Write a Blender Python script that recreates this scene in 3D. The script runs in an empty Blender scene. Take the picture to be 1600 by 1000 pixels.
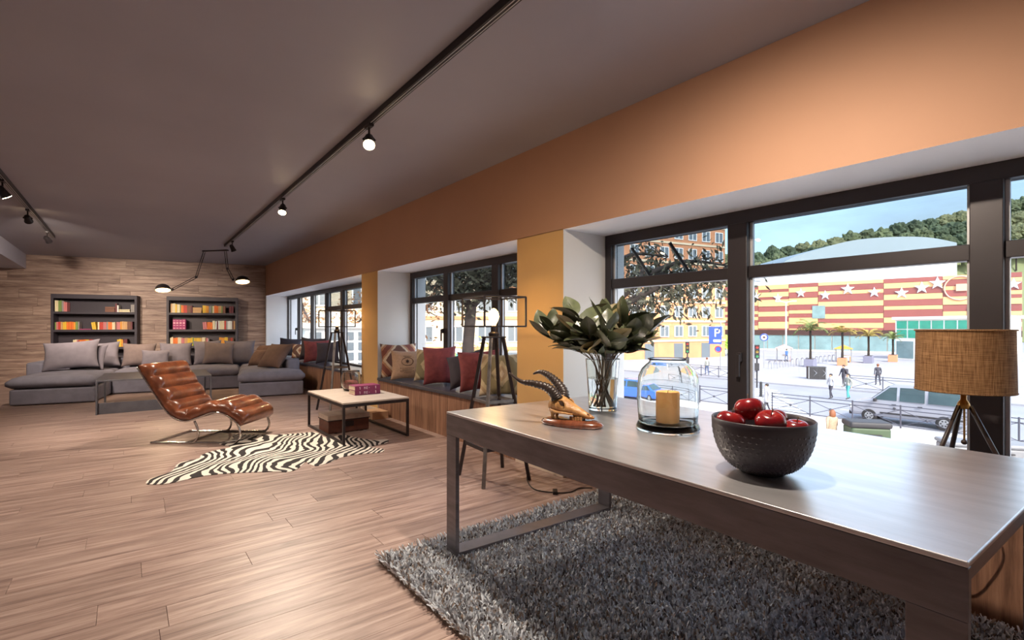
import bpy, bmesh, math, random
import numpy as np
from mathutils import Vector, Matrix, Euler, noise

S = bpy.context.scene
C = S.collection
random.seed(7)
rng = np.random.default_rng(7)
PI = math.pi

# ------------------------------------------------------------------ camera
YAW = math.atan(603 / 780)                 # camera turned towards the windows
cam_d = bpy.data.cameras.new('camera')
cam_d.sensor_width = 36
cam_d.lens = 780 / 1600 * 36
cam_d.shift_y = 11 / 1600
cam_d.clip_end = 900
cam = bpy.data.objects.new('camera', cam_d)
cam.location = (0, 0, 1.2)
cam.rotation_euler = (PI / 2, 0, -YAW)
C.objects.link(cam)
S.camera = cam

# ------------------------------------------------------------------ world, sun, exposure
W = bpy.data.worlds.new('sky')
S.world = W
W.use_nodes = True
nt = W.node_tree
nt.nodes.clear()
sky = nt.nodes.new('ShaderNodeTexSky')
sky.sky_type = 'NISHITA'
sky.sun_disc = False
sky.sun_elevation = math.radians(42)
sky.sun_rotation = math.radians(204)
sky.air_density = 1.2
sky.dust_density = 2.5
sky.ozone_density = 1.0
bg = nt.nodes.new('ShaderNodeBackground')
bg.inputs['Strength'].default_value = 0.5
outw = nt.nodes.new('ShaderNodeOutputWorld')
# thin bright cloud over the whole sky
tcw = nt.nodes.new('ShaderNodeTexCoord'); mpw = nt.nodes.new('ShaderNodeMapping'); mpw.inputs['Scale'].default_value = (1, 1, 3.0)
ncl = nt.nodes.new('ShaderNodeTexNoise'); ncl.inputs['Scale'].default_value = 2.2; ncl.inputs['Detail'].default_value = 7; ncl.inputs['Roughness'].default_value = 0.6
rcl = nt.nodes.new('ShaderNodeMapRange'); rcl.inputs['From Min'].default_value = 0.35; rcl.inputs['From Max'].default_value = 0.75
rcl.inputs['To Min'].default_value = 0.25; rcl.inputs['To Max'].default_value = 0.85
mcl = nt.nodes.new('ShaderNodeMixRGB'); mcl.inputs[2].default_value = (1.25, 1.4, 1.6, 1)
nt.links.new(tcw.outputs['Generated'], mpw.inputs[0]); nt.links.new(mpw.outputs[0], ncl.inputs['Vector'])
nt.links.new(ncl.outputs['Fac'], rcl.inputs['Value']); nt.links.new(rcl.outputs[0], mcl.inputs['Fac'])
nt.links.new(sky.outputs[0], mcl.inputs[1]); nt.links.new(mcl.outputs[0], bg.inputs[0])
nt.links.new(bg.outputs[0], outw.inputs[0])

sun_d = bpy.data.lights.new('sun_offscreen', 'SUN')
sun_d.energy = 2.7
sun_d.angle = math.radians(0.6)
sun_d.color = (1.0, 0.95, 0.86)
sun = bpy.data.objects.new('sun_offscreen', sun_d)
sun.rotation_euler = Vector((0.30, 0.66, -0.68)).to_track_quat('-Z', 'Y').to_euler()
C.objects.link(sun)

S.view_settings.view_transform = 'Standard'
S.view_settings.look = 'None'
S.view_settings.exposure = 1.05
S.view_settings.gamma = 1.0
S.view_settings.use_curve_mapping = False
TRACK_W = 110.0                               # power of one track spotlight

# ------------------------------------------------------------------ material helpers
def lin(r, g, b):
    f = lambda c: (c / 255 / 12.92) if c / 255 <= 0.04045 else ((c / 255 + 0.055) / 1.055) ** 2.4
    return (f(r), f(g), f(b), 1.0)

def nodes_of(name):
    m = bpy.data.materials.new(name)
    m.use_nodes = True
    t = m.node_tree
    return m, t, t.nodes['Principled BSDF']

def mat(name, col, rough=0.6, metal=0.0, spec=0.5, var=0.0, scale=8.0, bump=0.0, bscale=None, col2=None,
        emit=None, estr=0.0, coat=0.0, stretch=None, rand=0.0, detail=4.0):
    """principled material; var mixes in darker/lighter noise, rand = per-object value variation"""
    m, t, p = nodes_of(name)
    L = t.links.new
    p.inputs['Roughness'].default_value = rough
    p.inputs['Metallic'].default_value = metal
    p.inputs['Specular IOR Level'].default_value = spec
    p.inputs['Coat Weight'].default_value = coat
    p.inputs['Coat Roughness'].default_value = 0.12
    c = lin(*col)
    p.inputs['Base Color'].default_value = c
    m.diffuse_color = c
    tc = None
    if var or bump or col2:
        tc = t.nodes.new('ShaderNodeTexCoord')
        mp = t.nodes.new('ShaderNodeMapping')
        L(tc.outputs['Object'], mp.inputs['Vector'])
        if stretch:
            mp.inputs['Scale'].default_value = stretch
    src = None
    if var or col2:
        n = t.nodes.new('ShaderNodeTexNoise')
        n.inputs['Scale'].default_value = scale
        n.inputs['Detail'].default_value = detail
        n.inputs['Roughness'].default_value = 0.6
        L(mp.outputs[0], n.inputs['Vector'])
        r = t.nodes.new('ShaderNodeValToRGB')
        r.color_ramp.elements[0].position = 0.3
        r.color_ramp.elements[1].position = 0.7
        a = lin(*col2) if col2 else tuple(x * (1 - var) for x in c[:3]) + (1,)
        b = c if col2 else tuple(min(1, x * (1 + var)) for x in c[:3]) + (1,)
        r.color_ramp.elements[0].color = a
        r.color_ramp.elements[1].color = b
        L(n.outputs['Fac'], r.inputs['Fac'])
        src = r.outputs['Color']
    if rand:
        oi = t.nodes.new('ShaderNodeObjectInfo')
        mr = t.nodes.new('ShaderNodeMapRange')
        mr.inputs['To Min'].default_value = 1 - rand
        mr.inputs['To Max'].default_value = 1 + rand
        L(oi.outputs['Random'], mr.inputs['Value'])
        hs = t.nodes.new('ShaderNodeHueSaturation')
        L(mr.outputs[0], hs.inputs['Value'])
        if src:
            L(src, hs.inputs['Color'])
        else:
            hs.inputs['Color'].default_value = c
        src = hs.outputs['Color']
    if src:
        L(src, p.inputs['Base Color'])
    if bump:
        n2 = t.nodes.new('ShaderNodeTexNoise')
        n2.inputs['Scale'].default_value = bscale or scale * 4
        n2.inputs['Detail'].default_value = 3
        L(mp.outputs[0], n2.inputs['Vector'])
        b = t.nodes.new('ShaderNodeBump')
        b.inputs['Strength'].default_value = bump
        b.inputs['Distance'].default_value = 0.02
        L(n2.outputs['Fac'], b.inputs['Height'])
        L(b.outputs[0], p.inputs['Normal'])
    if emit:
        p.inputs['Emission Color'].default_value = lin(*emit)
        p.inputs['Emission Strength'].default_value = estr
    return m

def wood(name, dark, mid, light, axis=0, along=1.3, across=16.0, rough=0.42, rand=0.12, knots=0.5, bump=0.06):
    """plank wood: grain stretched along one axis, offset per object so every plank differs"""
    m, t, p = nodes_of(name)
    L = t.links.new
    p.inputs['Roughness'].default_value = rough
    m.diffuse_color = lin(*mid)
    tc = t.nodes.new('ShaderNodeTexCoord')
    oi = t.nodes.new('ShaderNodeObjectInfo')
    ad = t.nodes.new('ShaderNodeVectorMath'); ad.operation = 'ADD'
    sc = t.nodes.new('ShaderNodeVectorMath'); sc.operation = 'SCALE'
    cb = t.nodes.new('ShaderNodeCombineXYZ')
    for i in range(3):
        L(oi.outputs['Random'], cb.inputs[i])
    L(cb.outputs[0], sc.inputs[0]); sc.inputs['Scale'].default_value = 37.0
    L(tc.outputs['Object'], ad.inputs[0]); L(sc.outputs[0], ad.inputs[1])
    mp = t.nodes.new('ShaderNodeMapping')
    s = [across] * 3; s[axis] = along
    mp.inputs['Scale'].default_value = s
    L(ad.outputs[0], mp.inputs['Vector'])
    n = t.nodes.new('ShaderNodeTexNoise')
    n.inputs['Scale'].default_value = 1.6; n.inputs['Detail'].default_value = 9; n.inputs['Roughness'].default_value = 0.68
    n.inputs['Distortion'].default_value = 0.35
    L(mp.outputs[0], n.inputs['Vector'])
    r = t.nodes.new('ShaderNodeValToRGB')
    e = r.color_ramp.elements
    e[0].position = 0.34; e[0].color = lin(*dark)
    e[1].position = 0.68; e[1].color = lin(*light)
    k = e.new(0.5); k.color = lin(*mid)
    L(n.outputs['Fac'], r.inputs['Fac'])
    # knots: sparse dark smudges
    mp2 = t.nodes.new('ShaderNodeMapping')
    s2 = [6.0] * 3; s2[axis] = 2.2
    mp2.inputs['Scale'].default_value = s2
    L(ad.outputs[0], mp2.inputs['Vector'])
    n2 = t.nodes.new('ShaderNodeTexNoise'); n2.inputs['Scale'].default_value = 1.5; n2.inputs['Detail'].default_value = 3
    L(mp2.outputs[0], n2.inputs['Vector'])
    r2 = t.nodes.new('ShaderNodeValToRGB')
    r2.color_ramp.elements[0].position = 0.66; r2.color_ramp.elements[0].color = (0, 0, 0, 1)
    r2.color_ramp.elements[1].position = 0.78; r2.color_ramp.elements[1].color = (knots, knots, knots, 1)
    L(n2.outputs['Fac'], r2.inputs['Fac'])
    mx = t.nodes.new('ShaderNodeMixRGB'); mx.blend_type = 'MIX'
    L(r2.outputs[0], mx.inputs['Fac']); L(r.outputs[0], mx.inputs[1])
    mx.inputs[2].default_value = tuple(x * 0.55 for x in lin(*dark)[:3]) + (1,)
    hs = t.nodes.new('ShaderNodeHueSaturation')
    mr = t.nodes.new('ShaderNodeMapRange')
    mr.inputs['To Min'].default_value = 1 - rand; mr.inputs['To Max'].default_value = 1 + rand
    L(oi.outputs['Random'], mr.inputs['Value']); L(mr.outputs[0], hs.inputs['Value'])
    L(mx.outputs[0], hs.inputs['Color']); L(hs.outputs[0], p.inputs['Base Color'])
    b = t.nodes.new('ShaderNodeBump'); b.inputs['Strength'].default_value = bump; b.inputs['Distance'].default_value = 0.01
    L(n.outputs['Fac'], b.inputs['Height']); L(b.outputs[0], p.inputs['Normal'])
    return m

def thin_glass(name, tint=(1, 1, 1), refl=1.0, rough=0.0):
    """window pane: clear transmission with a fresnel reflection"""
    m = bpy.data.materials.new(name); m.use_nodes = True
    t = m.node_tree; t.nodes.clear(); L = t.links.new
    tr = t.nodes.new('ShaderNodeBsdfTransparent'); tr.inputs[0].default_value = (*tint, 1)
    gl = t.nodes.new('ShaderNodeBsdfGlossy'); gl.inputs['Roughness'].default_value = rough
    gl.inputs['Color'].default_value = (refl, refl, refl, 1)
    fr = t.nodes.new('ShaderNodeFresnel'); fr.inputs[0].default_value = 1.45
    mx = t.nodes.new('ShaderNodeMixShader'); o = t.nodes.new('ShaderNodeOutputMaterial')
    ge = t.nodes.new('ShaderNodeNewGeometry'); sb_ = t.nodes.new('ShaderNodeMath'); sb_.operation = 'SUBTRACT'; sb_.inputs[0].default_value = 1.0
    ml = t.nodes.new('ShaderNodeMath'); ml.operation = 'MULTIPLY'      # reflect on the outer skin only, the inner skin is clear
    L(ge.outputs['Backfacing'], sb_.inputs[1]); L(sb_.outputs[0], ml.inputs[0]); L(fr.outputs[0], ml.inputs[1])
    L(ml.outputs[0], mx.inputs[0]); L(tr.outputs[0], mx.inputs[1]); L(gl.outputs[0], mx.inputs[2]); L(mx.outputs[0], o.inputs[0])
    return m

def solid_glass(name, col=(1, 1, 1), ior=1.45):
    m = bpy.data.materials.new(name); m.use_nodes = True
    t = m.node_tree; t.nodes.clear(); L = t.links.new
    g = t.nodes.new('ShaderNodeBsdfGlass'); g.inputs['Color'].default_value = (*col, 1)
    g.inputs['Roughness'].default_value = 0.0; g.inputs['IOR'].default_value = ior
    o = t.nodes.new('ShaderNodeOutputMaterial'); L(g.outputs[0], o.inputs[0])
    return m

# ------------------------------------------------------------------ mesh helpers
class MB:
    def __init__(self):
        self.v = []; self.f = []; self.m = []
    def add(self, vs, fs, mi=0):
        o = len(self.v)
        self.v += [tuple(x) for x in vs]
        for k, f in enumerate(fs):
            self.f.append(tuple(i + o for i in f))
            self.m.append(mi[k] if isinstance(mi, (list, tuple)) else mi)
        return self
    def box(self, x0, x1, y0, y1, z0, z1, mi=0, M=None):
        vs = [(x, y, z) for z in (z0, z1) for y in (y0, y1) for x in (x0, x1)]
        if M is not None:
            vs = [M @ Vector(q) for q in vs]
        # faces: -z +z -y +y -x +x
        return self.add(vs, [(0, 2, 3, 1), (4, 5, 7, 6), (0, 1, 5, 4), (2, 6, 7, 3), (0, 4, 6, 2), (1, 3, 7, 5)], mi)
    def cbox(self, cx, cy, cz, sx, sy, sz, rz=0.0, mi=0):
        M = Matrix.Translation((cx, cy, cz)) @ Matrix.Rotation(rz, 4, 'Z')
        return self.box(-sx / 2, sx / 2, -sy / 2, sy / 2, -sz / 2, sz / 2, mi, M)
    def bar(self, p, q, w, h, up=(0, 0, 1), mi=0):
        p, q = Vector(p), Vector(q)
        d = (q - p); n = d.length; d.normalize()
        s = d.cross(Vector(up))
        if s.length < 1e-4:
            s = d.cross(Vector((1, 0, 0)))
        s.normalize(); u = s.cross(d)
        M = Matrix((( d.x, s.x, u.x, p.x), (d.y, s.y, u.y, p.y), (d.z, s.z, u.z, p.z), (0, 0, 0, 1)))
        return self.box(0, n, -w / 2, w / 2, -h / 2, h / 2, mi, M)
    def tube(self, pts, r, n=8, mi=0, cap=True, flat=None, closed=False):
        pts = [Vector(p) for p in pts]
        k = len(pts)
        rs = r if isinstance(r, (list, tuple)) else [r] * k
        vs = []; up = None
        for i, p in enumerate(pts):
            a = pts[i - 1] if (i or closed) else p
            b = pts[(i + 1) % k] if (i < k - 1 or closed) else p
            d = (b - a).normalized()
            if up is None:
                up = Vector((0, 0, 1)) if abs(d.z) < 0.9 else Vector((1, 0, 0))
            s = d.cross(up).normalized(); up = s.cross(d).normalized()
            for j in range(n):
                t = 2 * PI * j / n
                vs.append(p + s * math.cos(t) * rs[i] + up * math.sin(t) * rs[i] * (flat or 1.0))
        fs = []
        for i in range(k if closed else k - 1):
            i2 = (i + 1) % k
            for j in range(n):
                fs.append((i * n + j, i * n + (j + 1) % n, i2 * n + (j + 1) % n, i2 * n + j))
        if cap and not closed:
            fs.append(tuple(range(n - 1, -1, -1))); fs.append(tuple((k - 1) * n + j for j in range(n)))
        return self.add(vs, fs, mi)
    def lathe(self, prof, n=32, c=(0, 0, 0), mi=0, sx=1.0, sy=1.0, cap=True):
        vs = []; k = len(prof)
        for (r, z) in prof:
            for j in range(n):
                t = 2 * PI * j / n
                vs.append((c[0] + r * math.cos(t) * sx, c[1] + r * math.sin(t) * sy, c[2] + z))
        fs = []
        for i in range(k - 1):
            for j in range(n):
                fs.append((i * n + j, i * n + (j + 1) % n, (i + 1) * n + (j + 1) % n, (i + 1) * n + j))
        if cap and prof[0][0] > 1e-6: fs.append(tuple(range(n - 1, -1, -1)))
        if cap and prof[-1][0] > 1e-6: fs.append(tuple((k - 1) * n + j for j in range(n)))
        return self.add(vs, fs, mi)
    def prism(self, pts, z0, z1, mi=0, M=None):
        n = len(pts)
        vs = [(x, y, z0) for x, y in pts] + [(x, y, z1) for x, y in pts]
        if M is not None: vs = [M @ Vector(q) for q in vs]
        fs = [tuple(range(n - 1, -1, -1)), tuple(range(n, 2 * n))]
        fs += [(i, (i + 1) % n, n + (i + 1) % n, n + i) for i in range(n)]
        return self.add(vs, fs, mi)
    def sphere(self, c, r, n=16, k=10, mi=0, s=(1, 1, 1)):
        prof = [(max(1e-5, math.sin(PI * i / k)) * r, -math.cos(PI * i / k) * r) for i in range(k + 1)]
        o = len(self.v)
        self.lathe(prof, n, (0, 0, 0), mi)
        for i in range(o, len(self.v)):
            x, y, z = self.v[i]
            self.v[i] = (c[0] + x * s[0], c[1] + y * s[1], c[2] + z * s[2])
        return self
    def mesh(self, name, mats, smooth=False):
        me = bpy.data.meshes.new(name)
        me.from_pydata(self.v, [], self.f)
        for m in (mats if isinstance(mats, (list, tuple)) else [mats]):
            me.materials.append(m)
        if isinstance(mats, (list, tuple)) and len(mats) > 1:
            me.polygons.foreach_set('material_index', self.m)
        if smooth:
            me.polygons.foreach_set('use_smooth', [True] * len(me.polygons))
        me.update()
        bm = bmesh.new(); bm.from_mesh(me)
        bmesh.ops.remove_doubles(bm, verts=bm.verts, dist=1e-5)
        bmesh.ops.recalc_face_normals(bm, faces=bm.faces)
        bm.to_mesh(me); bm.free()
        return me
    def build(self, name, mats, parent=None, smooth=False, bevel=0.0, seg=2, loc=None, auto=None):
        return obj(name, self.mesh(name, mats, smooth), parent, bevel, seg, loc, auto)

def obj(name, me, parent=None, bevel=0.0, seg=2, loc=None, auto=None):
    o = bpy.data.objects.new(name, me); C.objects.link(o)
    o.parent = parent
    if loc: o.location = loc
    if bevel:
        b = o.modifiers.new('bevel', 'BEVEL'); b.width = bevel; b.segments = seg; b.limit_method = 'ANGLE'
        b.angle_limit = math.radians(40)
    if auto:
        me.set_sharp_from_angle(angle=math.radians(auto))
    return o

def tag(o, label, cat, group=None):
    o['label'] = label; o['category'] = cat
    if group: o['group'] = group
    return o

def thing(name, label, cat, loc=(0, 0, 0), rz=0.0, group=None):
    o = bpy.data.objects.new(name, None); C.objects.link(o)
    o.empty_display_size = 0.1
    o.location = loc; o.rotation_euler = (0, 0, rz)
    return tag(o, label, cat, group)

def struct(o):
    o['kind'] = 'structure'; return o

def sempty(name, loc=(0, 0, 0)):
    o = bpy.data.objects.new(name, None); C.objects.link(o); o.location = loc
    o.empty_display_size = 0.1
    return struct(o)

def dup(root, loc, rz=None, label=None, group=None, rot=None):
    r = root.copy(); C.objects.link(r); r.location = loc
    if rz is not None: r.rotation_euler = (0, 0, rz)
    if rot is not None: r.rotation_euler = rot
    if label: r['label'] = label
    if group: r['group'] = group
    for ch in list(root.children):
        c = ch.copy(); C.objects.link(c); c.parent = r
        for g in ch.children:
            d = g.copy(); C.objects.link(d); d.parent = c
    return r

def spot(parent, loc, target, power, size=70, col=(1, .86, .72), blend=0.6, rad=0.03, name='spot_light'):
    d = bpy.data.lights.new(name, 'SPOT'); d.energy = power; d.spot_size = math.radians(size); d.spot_blend = blend
    d.color = col; d.shadow_soft_size = rad
    o = bpy.data.objects.new(name, d); C.objects.link(o); o.parent = parent
    o.location = loc
    o.rotation_euler = (Vector(target) - Vector(loc)).to_track_quat('-Z', 'Y').to_euler()
    return o

def point(parent, loc, power, col=(1, .72, .42), rad=0.03, name='bulb_light'):
    d = bpy.data.lights.new(name, 'POINT'); d.energy = power; d.color = col; d.shadow_soft_size = rad
    o = bpy.data.objects.new(name, d); C.objects.link(o); o.parent = parent; o.location = loc
    return o

def catmull(pts, n=6, closed=False):
    pts = [Vector(p) for p in pts]; out = []
    k = len(pts)
    for i in range(k if closed else k - 1):
        p0 = pts[(i - 1) % k] if (closed or i > 0) else pts[0]
        p1 = pts[i]; p2 = pts[(i + 1) % k]
        p3 = pts[(i + 2) % k] if (closed or i + 2 < k) else pts[-1]
        for j in range(n):
            t = j / n
            out.append(0.5 * ((2 * p1) + (p2 - p0) * t + (2 * p0 - 5 * p1 + 4 * p2 - p3) * t * t + (3 * p1 - p0 - 3 * p2 + p3) * t ** 3))
    if not closed: out.append(pts[-1])
    return out
# ================================================================== the room shell
XW, XG = 2.76, 3.25          # pillar faces, window frames
ZC, ZB = 2.733, 1.98         # ceiling, underside of the beam
XL, YR = -4.6, -2.2          # wall away from the windows, wall behind the camera
BA = Vector((2.76, 13.64)); BB = Vector((-1.67, 14.61))
BT = (BB - BA).normalized(); BN = Vector((BT.y, -BT.x))
if BN.y > 0: BN = -BN
BANG = math.atan2(-BT.y, -BT.x)               # direction of the back wall, read from its left end

M_floor = wood('floor_oak', (116, 92, 86), (158, 132, 122), (190, 166, 156), axis=0, along=1.1, across=15, rough=0.42, rand=0.07, knots=0.5)
M_clad = wood('wall_cladding', (118, 92, 84), (158, 131, 118), (194, 168, 150), axis=0, along=1.0, across=13, rough=0.55, rand=0.10, knots=0.55)
M_bench = wood('bench_oak', (104, 74, 58), (146, 106, 84), (176, 134, 108), axis=2, along=1.2, across=18, rough=0.5, rand=0.06, knots=0.15)
M_joint = mat('joint_dark', (48, 36, 30), 0.9)
M_ceil = mat('ceiling_paint', (150, 146, 155), 0.55, var=0.05, scale=0.8)
M_beam = mat('beam_paint', (188, 144, 116), 0.7, var=0.03, scale=1.5)
M_ochre = mat('ochre_paint', (212, 170, 112), 0.7, var=0.05, scale=1.2)
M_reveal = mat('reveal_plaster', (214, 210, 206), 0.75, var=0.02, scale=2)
M_white = mat('white_plaster', (244, 243, 245), 0.75, var=0.02, scale=2)
M_soff = mat('soffit_grey', (186, 184, 194), 0.7)
M_alu = mat('dark_aluminium', (58, 52, 54), 0.4, metal=0.3, var=0.06, scale=3)
M_stone = mat('bench_slab', (70, 68, 76), 0.3, var=0.2, scale=6)
M_glass = thin_glass('pane_glass', (0.97, 0.985, 0.98))
M_tint = thin_glass('tinted_glass', (0.54, 0.59, 0.62))

# floor: dark sub-floor with real planks, the 300 that show largest as single pieces
fl = struct(MB().box(XL, XG + .05, YR, 16.2, -0.06, -0.012).build('floor', M_joint))
PW, PL = 0.185, 1.22
F2 = (math.sin(YAW), math.cos(YAW)); R2 = (math.cos(YAW), -math.sin(YAW))
def proj(x, y, z=0):
    d = x * F2[0] + y * F2[1]
    if d < 0.15: return None
    return (800 + 780 * (x * R2[0] + y * R2[1]) / d, 511 - (z - 1.2) * 780 / d, d)
def plank_mesh(name, lx, ly, th, m, ch=0.0012):
    b = MB(); x, y = lx / 2 - .0006, ly / 2 - .0006
    vs = [(-x, -y, -th), (x, -y, -th), (x, y, -th), (-x, y, -th), (-x, -y, -ch), (x, -y, -ch), (x, y, -ch), (-x, y, -ch),
          (-x + ch, -y + ch, 0), (x - ch, -y + ch, 0), (x - ch, y - ch, 0), (-x + ch, y - ch, 0)]
    b.add(vs, [(0, 1, 5, 4), (1, 2, 6, 5), (2, 3, 7, 6), (3, 0, 4, 7), (4, 5, 9, 8), (5, 6, 10, 9), (6, 7, 11, 10), (7, 4, 8, 11), (8, 9, 10, 11)])
    return b.mesh(name, m)
cells = []
y = YR; row = 0
while y < 16.1:
    x = XL - random.random() * PL
    while x < XG:
        x0, x1 = max(x, XL), min(x + PL, XG)
        if x1 - x0 > 0.02:
            q = [proj(a, b) for a in (x0, (x0 + x1) / 2, x1) for b in (y, y + PW)]
            vis = any(p and -40 < p[0] < 1640 and p[1] < 1040 for p in q)
            cells.append(((x0 + x1) / 2, y + PW / 2, x1 - x0, vis, math.hypot((x0 + x1) / 2, y)))
        x += PL
    y += PW; row += 1
cells.sort(key=lambda c: (not c[3], c[4]))
full = plank_mesh('plank', PL, PW, 0.012, M_floor)
rest = MB()
for i, (cx, cy, lx, vis, d) in enumerate(cells):
    if i < 298 and vis:
        me = full if abs(lx - PL) < 1e-4 else plank_mesh('plank', lx, PW, 0.012, M_floor)
        obj('plank', me, fl, loc=(cx, cy, 0))
    else:
        rest.box(cx - lx / 2 + .0012, cx + lx / 2 - .0012, cy - PW / 2 + .0012, cy + PW / 2 - .0012, -.012, 0)
o = rest.build('far_planks', M_floor, fl); o['kind'] = 'stuff'

# back wall with horizontal boards
wb = sempty('wall_back')
LW = 7.6
p0 = BA + BT * LW
wb.location = (p0.x, p0.y, 0); wb.rotation_euler = (0, 0, BANG)
MB().box(0, LW + .02, 0.012, 0.16, 0, ZC + .1).build('wall_core', M_joint, wb)
BH = 0.182; r = 0; z = 0.0
while z < ZC:
    x = -random.random() * 1.5
    h = min(BH, ZC - z)
    while x < LW - .02:
        x0, x1 = max(x, 0), min(x + 1.9, LW - .003)
        if x1 - x0 > .03:
            b = MB(); ch = .002; g = .0012
            X0, X1, Z0, Z1 = x0 + g, x1 - g, z + g, z + h - g
            cx, cz = (X0 + X1) / 2, (Z0 + Z1) / 2; hx, hz = (X1 - X0) / 2, (Z1 - Z0) / 2
            b.add([(-hx, .014, -hz), (hx, .014, -hz), (hx, .014, hz), (-hx, .014, hz), (-hx, ch, -hz), (hx, ch, -hz), (hx, ch, hz), (-hx, ch, hz),
                   (-hx + ch, 0, -hz + ch), (hx - ch, 0, -hz + ch), (hx - ch, 0, hz - ch), (-hx + ch, 0, hz - ch)],
                  [(0, 1, 5, 4), (1, 2, 6, 5), (2, 3, 7, 6), (3, 0, 4, 7), (4, 5, 9, 8), (5, 6, 10, 9), (6, 7, 11, 10), (7, 4, 8, 11), (8, 9, 10, 11)])
            b.build('plank', M_clad, wb, loc=(cx, 0, cz))
        x += 1.9
    z += BH; r += 1

# ceiling and the lowered ceiling strip
ceil = struct(MB().box(XL, 3.6, YR, 16.2, ZC, ZC + .15).build('ceiling', M_ceil))
struct(MB().box(XL, -1.67, YR, 16.2, 2.43, ZC + .01).build('ceiling_dropped', M_soff))

# window wall: beam, pillars, parapets
wr = sempty('wall_right')
YB0, YB1 = -2.2, 13.75
MB().box(XW, 3.5, YB0, YB1, ZB, ZC + .05, mi=[1, 0, 0, 0, 0, 0]).build('beam', [M_beam, M_white], wr)
for (a, b) in ((2.90, 3.495), (6.616, 7.21), (-1.3, -0.70)):
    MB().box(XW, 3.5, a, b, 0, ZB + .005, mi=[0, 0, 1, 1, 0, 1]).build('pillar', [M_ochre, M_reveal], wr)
MB().box(XW, 3.5, 13.56, 14.3, 0, ZB, mi=[0, 0, 1, 1, 1, 1]).build('pillar', [M_ochre, M_white], wr)
for (a, b) in ((3.495, 6.616), (7.21, 13.6), (-.70, 2.90), (-2.2, -1.3)):
    MB().box(XG, 3.5, a, b, -.3, .48).build('parapet', M_white, wr)
MB().box(XG, 3.5, -2.2, -1.3, .48, ZB).build('infill', M_white, wr)
# baseboards below the pillars
for k, (a, b) in enumerate(((2.89, 3.505), (6.606, 7.22))):
    struct(MB().box(XW - .014, XW + .01, a, b, 0, 0.075).build('baseboard_right' if k == 0 else 'baseboard_right.001', mat('baseboard_paint', (216, 196, 178), .5) if k == 0 else bpy.data.materials['baseboard_paint'], bevel=.003))

# the walls the picture does not show are closed
wl = struct(MB().box(XL - .15, XL, YR, 16.2, 0, ZC).build('wall_left', M_white))
struct(MB().box(XL - .15, 3.5, YR - .15, YR, -.06, ZC + .1).build('wall_front', M_white))

def window(name, y0, y1, mull, trans, handles=()):
    """frame along Y at the glass line: jambs, head, sill; mullions (y, half width); transoms per bay"""
    w = sempty(name)
    z0, z1 = .48, ZB
    fr = MB(); t = .065
    fr.box(XG, XG + .09, y0, y1, z1 - .085, z1); fr.box(XG, XG + .09, y0, y1, z0, z0 + .05)
    fr.box(XG, XG + .09, y0, y0 + t, z0 + .05, z1 - .085); fr.box(XG, XG + .09, y1 - t, y1, z0 + .05, z1 - .085)
    fr.build('frame', M_alu, w, bevel=.004)
    edges = [y0 + t]; mull = sorted(mull)
    for (m, hw) in mull:
        MB().box(XG - .012, XG + .09, m - hw, m + hw, z0 + .05, z1 - .085).build('mullion', M_alu, w, bevel=.004)
        edges += [m - hw, m + hw]
    edges.append(y1 - t)
    for i in range(0, len(edges), 2):
        a, b = edges[i], edges[i + 1]
        bay = i // 2
        s = MB(); q = .016   # bead beside the glass, glare on the frame edge put into its pale colour
        s.box(XG + .035, XG + .06, a, a + q, z0 + .05, z1 - .085); s.box(XG + .035, XG + .06, b - q, b, z0 + .05, z1 - .085)
        s.build('glare_bead', M_bead, w)
        if trans[bay]:
            zt = trans[bay]
            MB().box(XG + .01, XG + .085, a + .001, b - .001, zt - .045, zt + .035).build('transom', M_alu, w, bevel=.004)
            MB().box(XG + .045, XG + .051, a, b, zt + .03, z1 - .08).build('upper_pane', M_tint, w)
            MB().box(XG + .045, XG + .051, a, b, z0 + .045, zt - .04).build('pane', M_glass, w)
        else:
            MB().box(XG + .045, XG + .051, a, b, z0 + .045, z1 - .08).build('pane', M_glass, w)
    for (hy, hz) in handles:
        h = MB(); h.box(XG - .04, XG - .012, hy - .015, hy + .015, hz - .03, hz + .03); h.box(XG - .055, XG - .04, hy - .012, hy + .012, hz - .13, hz + .02)
        h.build('handle', M_alu, w, bevel=.003)
    return w
M_bead = mat('bright_bead', (190, 188, 190), 0.4, metal=0.2)  # pale metal; on the window beads its tone stands for glare
w1 = window('window_1', -.70, 2.90, [(1.725, .067), (.50, .06)], [1.57, 1.57, 1.57], handles=((1.70, 1.0),))
for yy in (2.66, 2.30):     # stays of the tilted top light
    MB().bar((XG + .06, yy, 1.85), (XG + .20, yy - .13, 1.55), .03, .02).build('stay_arm', M_alu, w1)
w2 = window('window_2', 3.495, 6.616, [(5.585, .055), (4.505, .06)], [1.58, 1.58, 1.58], handles=((5.63, 1.15),))
w3 = window('window_3', 7.21, 13.6, [(12.55, .04), (11.47, .04), (10.45, .05), (9.50, .06), (8.40, .05)], [1.58, 1.58, 1.58, 0, 0, 0], handles=((12.6, 1.15),))

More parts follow.
